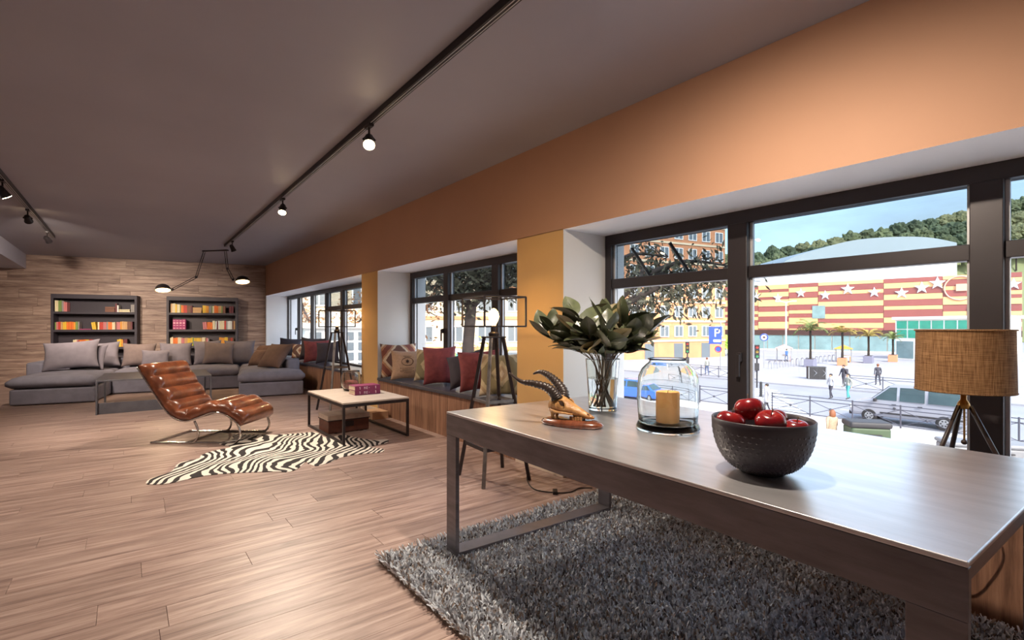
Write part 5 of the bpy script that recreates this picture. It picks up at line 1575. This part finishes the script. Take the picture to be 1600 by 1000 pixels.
rsg = thing('round_road_sign', 'round blue road sign with dark centre on a thin pole', 'sign', (59.3, 28.3, ZG), SF)
MB().tube([(0, 0, 0), (0, 0, 3.9)], .045, 8).build('pole', M_galv, rsg)
MB().tube([(0, -.05, 3.6), (0, -.09, 3.6)], .42, 24).build('plate', M_signw, rsg)
MB().tube([(.38 * math.cos(2 * PI * i / 24), -.10, 3.6 + .38 * math.sin(2 * PI * i / 24)) for i in range(24)], .07, 6, closed=True).build('rim', M_blue, rsg)
MB().tube([(0, -.085, 3.6), (0, -.11, 3.6)], .14, 14).build('symbol', M_dark, rsg)
def signal(label, x, y):
    t = thing('traffic_light', label, 'traffic light', (x, y, ZG), SF)
    MB().tube([(0, 0, 0), (0, 0, 3.3)], .06, 8).build('pole', M_trim, t)
    MB().box(-.18, .18, -.16, .12, 2.3, 3.4).build('signal_housing', M_trim, t, bevel=.03)
    for k, cl_ in enumerate(((170, 50, 44), (150, 120, 50), (60, 140, 90))):
        MB().tube([(0, -.15, 3.2 - k * .35), (0, -.18, 3.2 - k * .35)], .11, 14).build('lens', mat('lens_%d' % k, cl_, .3) if 'lens_%d' % k not in bpy.data.materials else bpy.data.materials['lens_%d' % k], t)
        MB().lathe([(.14, 0), (.14, .02)], 4).mesh('x', M_trim)
        MB().box(-.15, .15, -.34, -.15, 3.32 - k * .35, 3.35 - k * .35).build('visor', M_trim, t)
    MB().box(-.16, .16, -.14, .10, 1.35, 1.95).build('pedestrian_housing', M_trim, t, bevel=.03)
signal('dark traffic light on the kerb before the bicycle stands', 39.5, 19.4)
signal('dark traffic light before the cars below the brick block', 42.3, 27.4)
lp_ = thing('lamp_post', 'tall white street lamp post before the striped hall', 'lamp post', (79.9, 34.8, ZG), SF)
MB().tube([(0, 0, 0), (0, 0, 8.6)], [.12, .08], 8).build('post', M_signw, lp_)
MB().tube([(-.9, 0, 8.75), (0, 0, 8.6), (.9, 0, 8.75)], .05, 6).build('bracket', M_signw, lp_)
for s in (-1, 1): MB().box(s * 1.1 - .3, s * 1.1 + .3, -.15, .15, 8.68, 8.84).build('luminaire', M_signw, lp_, bevel=.03)
bl = thing('bollard', 'short dark bollard beside the zebra crossing', 'bollard', (35.6, 17.2, ZG - .12))
MB().tube([(0, 0, 0), (0, 0, 1.0), (0, 0, 1.05)], [.10, .09, .05], 10).build('bollard_body', M_trim, bl); MB().lathe([(.13, 0), (.13, .06), (.10, .08)], 12).build('collar', M_trim, bl)

# --- bicycle stands
for i in range(14):
    t_ = i / 13
    x, y = 58.5 + 20 * t_, 27.2 + .6 * t_
    o = MB().tube(catmull([(-.35, 0, 0), (-.35, 0, .65), (-.2, 0, .85), (.2, 0, .85), (.35, 0, .65), (.35, 0, 0)], 4), .05, 6).build('bicycle_stand', M_galv, loc=(x, y, ZG))
    o.rotation_euler = (0, 0, .9)
    tag(o, 'grey hooped bicycle stand in the row on the plaza', 'bicycle stand', 'bicycle stands')

# --- planters with small palms
M_pl1 = mat('planter_grey', (112, 112, 132), .7); M_pl2 = mat('planter_terracotta', (206, 128, 96), .7)
M_frond = mat('palm_frond', (96, 108, 58), .8, var=.3, scale=3, rand=.2)
M_frondy = mat('palm_frond_dry', (150, 132, 66), .8, var=.3, scale=3, rand=.2)
fr_me = {}
for nm, m_ in (('a', M_frond), ('b', M_frondy)):
    b = MB()
    for s in (-1, 1):
        for i in range(9):
            t_ = .1 + .9 * i / 9
            c_ = Vector((1.5 * t_, 0, .55 * math.sin(t_ * 2.2) - .6 * t_ * t_)); L_ = .42 * math.sin(PI * (.15 + .8 * t_))
            b.add([c_, c_ + Vector((.16, 0, 0)), c_ + Vector((.28, s * L_, -.12))], [(0, 1, 2)])
    b.tube([(1.5 * q / 6, 0, .55 * math.sin(q / 6 * 2.2) - .6 * (q / 6) ** 2) for q in range(7)], .02, 4)
    fr_me[nm] = b.mesh('frond', m_)
pr2 = random.Random(3)
for (x, y, sx, m_, kind, lab, hgt, sc) in ((65.5, 25.7, 2.1, M_pl1, 'a', 'wide grey planter with leafy dark palm', 3.4, 1.25), (70.8, 24.1, 1.1, M_pl2, 'b', 'square terracotta planter with dry topped palm', 3.2, 1.0),
                                           (78.7, 23.7, 2.2, M_pl1, 'b', 'wide grey planter with yellowish palm', 2.6, 1.05), (83.9, 22.4, 1.6, M_pl2, 'a', 'terracotta planter with small palm beside the white pavilion', 2.2, .9)):
    t = thing('planter', lab.replace(' with', ' under a').replace('under a leafy', 'under a leafy') if False else lab.split(' with')[0] + ' holding a palm on the plaza', 'planter', (x, y, ZG), .2)
    b = MB(); b.box(-sx / 2, sx / 2, -.5, .5, 0, .95); b.build('tub', m_, t, bevel=.03)
    MB().box(-sx / 2 + .08, sx / 2 - .08, -.42, .42, .9, .97).build('soil', M_bark, t)
    pt = thing('palm', lab.split(' with ')[1] + ' growing in the planter', 'palm', (x, y, ZG + .95), .0)
    MB().tube([(0, 0, 0), (.06, 0, hgt * .5), (0, 0, hgt)], [.15, .12, .13], 8).build('trunk', M_bark, pt)
    for i in range(15):
        f_ = obj('frond', fr_me[kind], pt, loc=(0, 0, hgt)); f_.rotation_euler = (0, pr2.uniform(-.9, .25), i * 2 * PI / 15 + pr2.uniform(-.2, .2)); f_.scale = (sc, sc, sc)
labs = {}
for o in C.objects:
    if o.name.startswith('planter') and 'label' in o.keys():
        labs.setdefault(o['label'], []).append(o)
for l_, os_ in labs.items():
    for i, o in enumerate(os_):
        if i == 1: o['label'] = 'wide grey planter holding the yellowish palm on the plaza'
        elif len(os_) > 1: o['label'] = 'wide grey planter holding the dark leafy palm on the plaza'
# patterned crate on the plaza edge
cr_ = thing('patterned_crate', 'dark framed crate with diamond pattern standing on the road edge', 'crate', (50.5, 19.3, ZG), SF)
MB().box(-.75, .75, -.4, .4, 0, 1.15).build('crate_body', M_trim, cr_, bevel=.03)
for s in (-.36, .36):
    MB().tube([(s + .3 * math.cos(a), -.42, .58 + .34 * math.sin(a)) for a in (0, PI / 2, PI, 3 * PI / 2)], .04, 6, closed=True).build('diamond', M_galv, cr_)
for (a, b2) in ((-.72, -.66), (.66, .72)): MB().box(a, b2, -.43, -.40, .04, 1.1).build('frame_bar', M_galv, cr_)

# --- hedges, bins
M_hedge = mat('hedge', (146, 178, 74), .9, var=.35, scale=2.5)
hm = [crown_mesh(20 + i, M_hedge, 3) for i in range(3)]
for i, (x, y, s_, lab) in enumerate(((84.0, 58.8, 2.1, 'round bright green bush below the brick block'), (91.2, 56.3, 2.4, 'larger bright green bush behind the parking sign'), (98.0, 54.0, 2.0, 'bright green bush at the end of the striped hall'))):
    o = obj('bush', hm[i], loc=(x, y, ZG + s_ * .5)); o.scale = (s_ * 1.2, s_ * 1.2, s_); tag(o, lab, 'bush', 'green bushes')
M_bin = mat('bin_green', (58, 74, 52), .5, var=.1, scale=3); M_bing = mat('bin_grey', (112, 112, 116), .5, var=.1, scale=3)
def container(label, x, y, rz, L_, D_, h_, m_, lidm):
    t = thing('waste_container', label, 'container', (x, y, ZG), rz)
    MB().box(-L_ / 2, L_ / 2, -D_ / 2, D_ / 2, .12, h_ * .86).build('tank', m_, t, bevel=.08, seg=3)
    MB().box(-L_ / 2 - .04, L_ / 2 + .04, -D_ / 2 - .04, D_ / 2 + .04, h_ * .84, h_).build('lid', lidm, t, bevel=.09, seg=4)
    for sx in (-1, 1):
        for sy in (-1, 1):
            MB().tube([(sx * (L_ / 2 - .15), sy * (D_ / 2 - .12) - .03, .09), (sx * (L_ / 2 - .15), sy * (D_ / 2 - .12) + .03, .09)], .09, 10).build('castor', M_tyre, t)
    MB().box(-L_ / 4, L_ / 4, -D_ / 2 - .07, -D_ / 2 + .01, h_ * .66, h_ * .70).build('grip', M_trim, t)
container('green and black waste container on the pavement by the railing', 21.2, 6.45, -.9, 1.25, .8, 1.42, M_bin, M_trim)
container('grey waste container on the pavement behind the dark mullion', 22.9, 3.6, -.95, 2.3, .95, .95, M_bing, M_bing)

# --- market stalls and the turquoise newsstand
def stall(label, x, y, rz, cloth, w_=3.0, h_=2.3):
    t = thing('market_stall', label, 'stall', (x, y, ZG), rz)
    for sx in (-1, 1):
        for sy in (-1, 1):
            MB().tube([(sx * w_ / 2, sy * .9, 0), (sx * w_ / 2, sy * .9, h_ - .5)], .04, 6).build('post', M_galv, t)
    b = MB(); b.add([(-w_ / 2 - .2, -1.1, h_ - .5), (w_ / 2 + .2, -1.1, h_ - .5), (w_ / 2 + .2, 1.1, h_ - .5), (-w_ / 2 - .2, 1.1, h_ - .5), (-w_ / 2 - .2, 0, h_), (w_ / 2 + .2, 0, h_)], [(0, 1, 5, 4), (2, 3, 4, 5), (0, 4, 3), (1, 2, 5), (0, 3, 2, 1)])
    b.build('canopy', cloth, t)
    MB().box(-w_ / 2 + .1, w_ / 2 - .1, -.8, .2, .75, .85).build('counter', M_conc, t); MB().box(-w_ / 2 + .1, w_ / 2 - .1, -.8, -.74, 0, .75).build('counter_front', cloth, t)
    return t
stall('small market stall with pink canopy behind the bicycle stands', 74.0, 32.5, .4, mat('canvas_pink', (206, 150, 148), .8))
stall('small market stall with orange canopy between the palms', 78.5, 26.6, .3, mat('canvas_orange', (226, 148, 66), .8))
M_turq = mat('turquoise_panel', (70, 176, 178), .4)
ns_ = thing('newsstand', 'turquoise newsstand below the street trees', 'kiosk', (17.5, 30.7, ZG), -.5)
MB().box(-1.1, 1.1, -.8, .8, 0, 3.0).build('cabin', M_turq, ns_, bevel=.04)
MB().box(-1.35, 1.35, -1.15, .95, 3.0, 3.25).build('roof_slab', M_wfr, ns_, bevel=.03)
for i in range(3): MB().box(-.95 + i * .66, -.38 + i * .66, -.83, -.78, 1.2, 2.7).build('display_pane', M_bglass, ns_)
MB().box(-1.0, 1.0, -1.0, -.78, .95, 1.08).build('counter', M_wfr, ns_)

# --- trees near the windows
def tree(label, x, y, trunk, branches, leaves, lm, name='street_tree', lsize=.10, drop=.0, seed=1):
    t = thing(name, label, 'tree', (x, y, ZG))
    tb = MB(); tb.tube(catmull(trunk, 5), [trunk[0][3] if len(trunk[0]) > 3 else .16] * 0 or .13, 10) if False else None
    tp = catmull([p_[:3] for p_ in trunk], 5)
    r0, r1 = trunk[0][3], trunk[-1][3]
    MB().tube(tp, [r0 + (r1 - r0) * i / (len(tp) - 1) for i in range(len(tp))], 12).build('trunk', M_bark, t, smooth=True)
    rt = random.Random(seed); ends = []
    for br_ in branches:
        pp = catmull([p_[:3] for p_ in br_], 5)
        MB().tube(pp, [br_[0][3] + (br_[-1][3] - br_[0][3]) * i / (len(pp) - 1) for i in range(len(pp))], 8).build('branch', M_bark, t, smooth=True)
        tw = MB(); k = len(pp)
        for i in range(2, k):
            for _ in range(2):
                d_ = Vector((rt.uniform(-1, 1), rt.uniform(-1, 1), rt.uniform(-.3, .9) - drop)).normalized() * rt.uniform(.35, .9)
                q = pp[i] + d_ * .5 + Vector((rt.uniform(-.06, .06), rt.uniform(-.06, .06), rt.uniform(-.06, .06))); e = pp[i] + d_ - Vector((0, 0, drop * .3))
                tw.tube([pp[i], q, e], [.018, .012, .005], 5); ends += [q, e, (q + e) / 2]
        w_ = tw.build('twigs', M_bark, t); w_['kind'] = 'stuff'
    lb = MB(); vs = []; fs = []
    for i in range(leaves):
        c_ = rt.choice(ends) + Vector((rt.gauss(0, .22), rt.gauss(0, .22), rt.gauss(0, .20) - drop * .2))
        a = Vector((rt.uniform(-1, 1), rt.uniform(-1, 1), rt.uniform(-1, .6) - drop)).normalized(); b_ = a.cross(Vector((rt.uniform(-1, 1), rt.uniform(-1, 1), rt.uniform(-1, 1)))).normalized()
        s_ = lsize * rt.uniform(.6, 1.3); o_ = len(vs)
        vs += [c_ - a * s_, c_ + b_ * s_ * .4, c_ + a * s_, c_ - b_ * s_ * .4]; fs.append((o_, o_ + 1, o_ + 2, o_ + 3))
    if fs:
        lb.add(vs, fs); lo = lb.build('foliage', lm, t); lo['kind'] = 'stuff'
    return t
M_lf1 = mat('tree_leaf_dark', (62, 60, 44), .8, var=.3, scale=3); M_lf2 = mat('tree_leaf_autumn', (150, 104, 66), .8, var=.4, scale=2)
Z0 = -ZG
tree('dark trunked street tree with forked crown outside the middle window', 6.75, 10.45,
     [(0, 0, 0, .20), (.05, 0, 2.0, .17), (-.05, .05, 3.6, .15), (.05, 0, Z0 + 1.75, .13)],
     [[(.05, 0, Z0 + 1.7, .11), (-.35, .3, Z0 + 2.2, .09), (-.75, .6, Z0 + 2.8, .06), (-1.2, .9, Z0 + 3.8, .03)],
      [(.05, 0, Z0 + 1.7, .11), (.35, -.25, Z0 + 2.15, .09), (.8, -.5, Z0 + 2.7, .06), (1.4, -.9, Z0 + 3.4, .03)],
      [(.2, -.1, Z0 + 1.95, .08), (.3, .1, Z0 + 2.5, .06), (.35, .1, Z0 + 3.4, .03)],
      [(.35, -.25, Z0 + 2.15, .06), (.9, -.9, Z0 + 2.35, .05), (1.3, -1.3, Z0 + 2.6, .02)]], 5200, M_lf1, lsize=.09, seed=2)
tree('leaning street tree with sparse brown leaves at the window reveal', 6.35, 13.4,
     [(0, 0, 0, .17), (.02, 0, 2.5, .15), (.0, .02, Z0 + 1.2, .12), (.25, .0, Z0 + 3.2, .08)],
     [[(.05, 0, Z0 + 1.3, .07), (.5, -.4, Z0 + 1.7, .05), (1.0, -.7, Z0 + 2.4, .02)], [(.0, 0, Z0 + .9, .06), (-.5, .3, Z0 + 1.5, .05), (-.9, .5, Z0 + 2.4, .02)]], 700, M_lf2, lsize=.07, seed=4)
tree('bare branched autumn tree outside the long bench window', 7.7, 24.3,
     [(0, 0, 0, .2), (0, 0, 2.5, .17), (-.05, 0, Z0 + .2, .14)],
     [[(-.05, 0, Z0 + .1, .12), (-.5, .2, Z0 + .9, .09), (-1.0, .3, Z0 + 1.8, .06), (-1.3, .4, Z0 + 2.9, .03)],
      [(-.05, 0, Z0 + .1, .12), (.5, -.2, Z0 + .7, .09), (1.1, -.4, Z0 + 1.3, .06), (1.8, -.6, Z0 + 1.9, .03)],
      [(-.5, .2, Z0 + .9, .07), (-1.1, .2, Z0 + 1.1, .05), (-1.8, .2, Z0 + 1.6, .02)],
      [(.5, -.2, Z0 + .7, .07), (.6, -.2, Z0 + 1.5, .05), (.5, -.3, Z0 + 2.6, .02)]], 1500, M_lf2, lsize=.08, seed=6)
tree('street tree with drooping dark twigs above the orange brick block', 8.75, 7.75,
     [(0, 0, 0, .22), (0, 0, 3.0, .18), (0, 0, Z0 + 1.6, .16)],
     [[(0, 0, Z0 + 1.5, .1), (.7, -.4, Z0 + 2.3, .08), (1.7, -.9, Z0 + 2.75, .05), (2.9, -1.3, Z0 + 2.7, .02)],
      [(0, 0, Z0 + 1.5, .1), (.4, .3, Z0 + 2.4, .08), (1.2, .3, Z0 + 3.0, .05), (2.2, -.1, Z0 + 3.0, .02)],
      [(0, 0, Z0 + 1.5, .1), (.9, -.7, Z0 + 2.1, .06), (1.6, -1.1, Z0 + 2.3, .04), (2.4, -1.5, Z0 + 2.25, .02)],
      [(.7, -.4, Z0 + 2.3, .07), (1.2, -.2, Z0 + 2.6, .05), (2.2, -.5, Z0 + 2.35, .02)]], 1900, M_lf1, lsize=.09, drop=.5, seed=9)

tree('young street tree with yellow green leaves outside the middle window', 10.6, 16.3,
     [(0, 0, 0, .07), (.02, 0, 1.6, .06), (0, 0, Z0 - 1.2, .05)],
     [[(0, 0, Z0 - 1.5, .04), (.25, .1, Z0 - .9, .03), (.4, .2, Z0 + .1, .01)], [(0, 0, Z0 - 1.4, .04), (-.3, -.1, Z0 - .8, .03), (-.4, 0, Z0 + .0, .01)], [(0, 0, Z0 - 1.2, .04), (.0, -.2, Z0 - .5, .03), (.05, -.1, Z0 + .4, .01)]], 900, mat('tree_leaf_yellow', (150, 146, 70), .8, var=.4, scale=3), lsize=.075, seed=12)
# overhead cable seen in the upper pane
tag(MB().tube([(30 + 34 * t_, 30 - 34 * t_, 13.2 + 2.8 * t_ - 2.2 * t_ * (1 - t_)) for t_ in [i / 12 for i in range(13)]], .05, 6).build('overhead_cable', M_trim), 'dark cable sagging above the street', 'cable')
for x, y, z in ((30, 30, 13.2), (64, -4, 16.0)):
    t = thing('cable_mast', 'slim galvanised mast carrying the street cable', 'mast', (x, y, ZG if x > 44 else ZG - .12), 0, 'cable masts')
    MB().tube([(0, 0, 0), (0, 0, z - ZG + .2)], [.13, .07], 8).build('mast_pole', M_galv, t); MB().box(-.3, .3, -.04, .04, z - ZG - .05, z - ZG + .05).build('cross_arm', M_galv, t)

# ================================================================== people on the street
M_skin = mat('skin', (204, 156, 128), .6)
def person(label, x, y, rz, h_, top, legs, hair, coat=False, stride=.18, longhair=False, z=ZG, bag=None):
    t = thing('person', label, 'person', (x, y, z), rz)
    k = h_ / 1.72
    J = {'pelvis': (0, 0, .95), 'waist': (0, 0, 1.10), 'chest': (.01, 0, 1.32), 'neck': (.0, 0, 1.47), 'neck2': (.01, 0, 1.52), 'head': (.02, 0, 1.62), 'crown': (.01, 0, 1.70),
         'hipL': (0, .09, .90), 'kneeL': (stride * .7, .10, .50), 'ankL': (stride * .6, .10, .09), 'toeL': (stride * .6 + .15, .11, .04),
         'hipR': (0, -.09, .90), 'kneeR': (-stride * .3, -.10, .50), 'ankR': (-stride * 1.2, -.10, .10), 'toeR': (-stride * 1.2 + .14, -.11, .04),
         'shL': (0, .18, 1.41), 'elL': (-stride * .5, .24, 1.13), 'wrL': (-stride * .2, .25, .88), 'haL': (-stride * .05, .25, .79),
         'shR': (0, -.18, 1.41), 'elR': (stride * .3, -.24, 1.13), 'wrR': (stride * .9, -.25, .90), 'haR': (stride * 1.2, -.24, .82)}
    Rr = {'pelvis': .14, 'waist': .125, 'chest': .15, 'neck': .062, 'neck2': .055, 'head': .098, 'crown': .07, 'hipL': .095, 'kneeL': .062, 'ankL': .042, 'toeL': .034, 'hipR': .095, 'kneeR': .062, 'ankR': .042, 'toeR': .034,
          'shL': .066, 'elL': .046, 'wrL': .033, 'haL': .036, 'shR': .066, 'elR': .046, 'wrR': .033, 'haR': .036}
    E = [('pelvis', 'waist'), ('waist', 'chest'), ('chest', 'neck'), ('neck', 'neck2'), ('neck2', 'head'), ('head', 'crown'), ('pelvis', 'hipL'), ('hipL', 'kneeL'), ('kneeL', 'ankL'), ('ankL', 'toeL'), ('pelvis', 'hipR'), ('hipR', 'kneeR'), ('kneeR', 'ankR'), ('ankR', 'toeR'),
         ('chest', 'shL'), ('shL', 'elL'), ('elL', 'wrL'), ('wrL', 'haL'), ('chest', 'shR'), ('shR', 'elR'), ('elR', 'wrR'), ('wrR', 'haR')]
    names = list(J); me = bpy.data.meshes.new('body')
    me.from_pydata([tuple(c * k for c in J[n]) for n in names], [(names.index(a), names.index(b_)) for a, b_ in E], [])
    o = bpy.data.objects.new('tmp', me); C.objects.link(o)
    o.modifiers.new('s', 'SKIN'); 
    sv = me.skin_vertices[0].data
    for i, n in enumerate(names):
        r_ = Rr[n] * k; sv[i].radius = (r_, r_ * (.8 if n in ('pelvis', 'waist', 'chest') else 1)); sv[i].use_root = (n == 'pelvis')
    ss = o.modifiers.new('u', 'SUBSURF'); ss.levels = 2; ss.render_levels = 2
    bpy.context.view_layer.update()
    m2 = bpy.data.meshes.new_from_object(o.evaluated_get(bpy.context.evaluated_depsgraph_get()))
    bpy.data.objects.remove(o)
    m2.materials.clear()
    for m_ in (M_skin, top, legs, hair, M_trim): m2.materials.append(m_)
    for p_ in m2.polygons:
        c_ = p_.center / k
        hand = c_.z < .86 and abs(c_.y) > .20 and c_.z > .6
        if c_.z > 1.50: mi_ = 3 if (c_.z > 1.66 or (c_.x < -.015 and c_.z > 1.54)) else 0
        elif hand: mi_ = 0
        elif c_.z < .12: mi_ = 4
        elif c_.z > .93 or (abs(c_.y) > .19 and c_.z > .7): mi_ = 1
        else: mi_ = 2
        p_.material_index = mi_; p_.use_smooth = True
    obj('body', m2, t)
    MB().sphere((.118 * k, 0, 1.615 * k), .016 * k, 8, 6, s=(1, .8, 1.4)).build('nose', M_skin, t, smooth=True)
    for s in (-1, 1):
        MB().sphere((.105 * k, s * .035 * k, 1.64 * k), .011 * k, 8, 6).build('eye', M_trim, t)
    if coat:
        MB().lathe([(.20, .62), (.185, .80), (.165, 1.0), (.155, 1.12), (.175, 1.30), (.15, 1.42), (.07, 1.48)], 20, sx=.85 * k, sy=1.12 * k).build('coat', top, t, smooth=True)
        co = t.children[-1]
        for v in co.data.vertices: v.co.z *= k
    if longhair:
        MB().sphere((-.045 * k, 0, 1.54 * k), .115 * k, 14, 10, s=(.8, 1.05, 1.65)).build('hair', hair, t, smooth=True)
    else:
        MB().sphere((-.012 * k, 0, 1.665 * k), .103 * k, 14, 10, s=(1.02, .98, .85)).build('hair', hair, t, smooth=True)
    if bag:
        MB().box(-.30 * k, -.16 * k, -.15 * k, .15 * k, 1.0 * k, 1.42 * k).build('backpack', bag, t, bevel=.04)
    return t
cw = mat('coat_white', (176, 174, 178), .8); cbeige = mat('coat_beige', (160, 138, 116), .9, var=.2, scale=20); cdk_ = mat('jacket_dark', (56, 54, 64), .8)
cj = mat('trousers_denim', (70, 84, 116), .8); ct_ = mat('trousers_teal', (70, 150, 150), .8); cg_ = mat('jacket_grey', (136, 138, 132), .8); cbl = mat('jacket_blue', (58, 92, 150), .8)
hb = mat('hair_brown', (120, 70, 42), .6); hd_ = mat('hair_dark', (44, 34, 30), .6)
person('person in a white coat walking past the street railing', 28.3, 13.35, 2.2, 1.62, cw, cdk_, hd_, coat=True)
person('person with long brown hair in a beige fur coat on the pavement', 21.0, 7.5, 1.0, 1.70, cbeige, cj, hb, coat=True, longhair=True)
person('person in a white top and dark trousers crossing beside another', 38.2, 13.7, 2.6, 1.70, cw, cdk_, hd_, z=ZG - .12)
person('person in a grey jacket and teal trousers crossing beside another', 38.9, 12.9, 2.6, 1.74, cg_, ct_, hd_, z=ZG - .12)
person('person in dark clothes with backpack walking before the crossing pair', 45.5, 15.4, 2.6, 1.75, cdk_, cdk_, hd_, bag=cdk_)
person('person in dark clothes alone on the open plaza', 49.0, 14.1, .6, 1.75, cdk_, cdk_, hb)
person('person in a blue jacket by the bicycle stands', 72.5, 31.5, 1.2, 1.75, cbl, cj, hd_)
person('person in a grey jacket on the pavement by the parking sign', 46.0, 27.6, .9, 1.74, cg_, cj, hb)
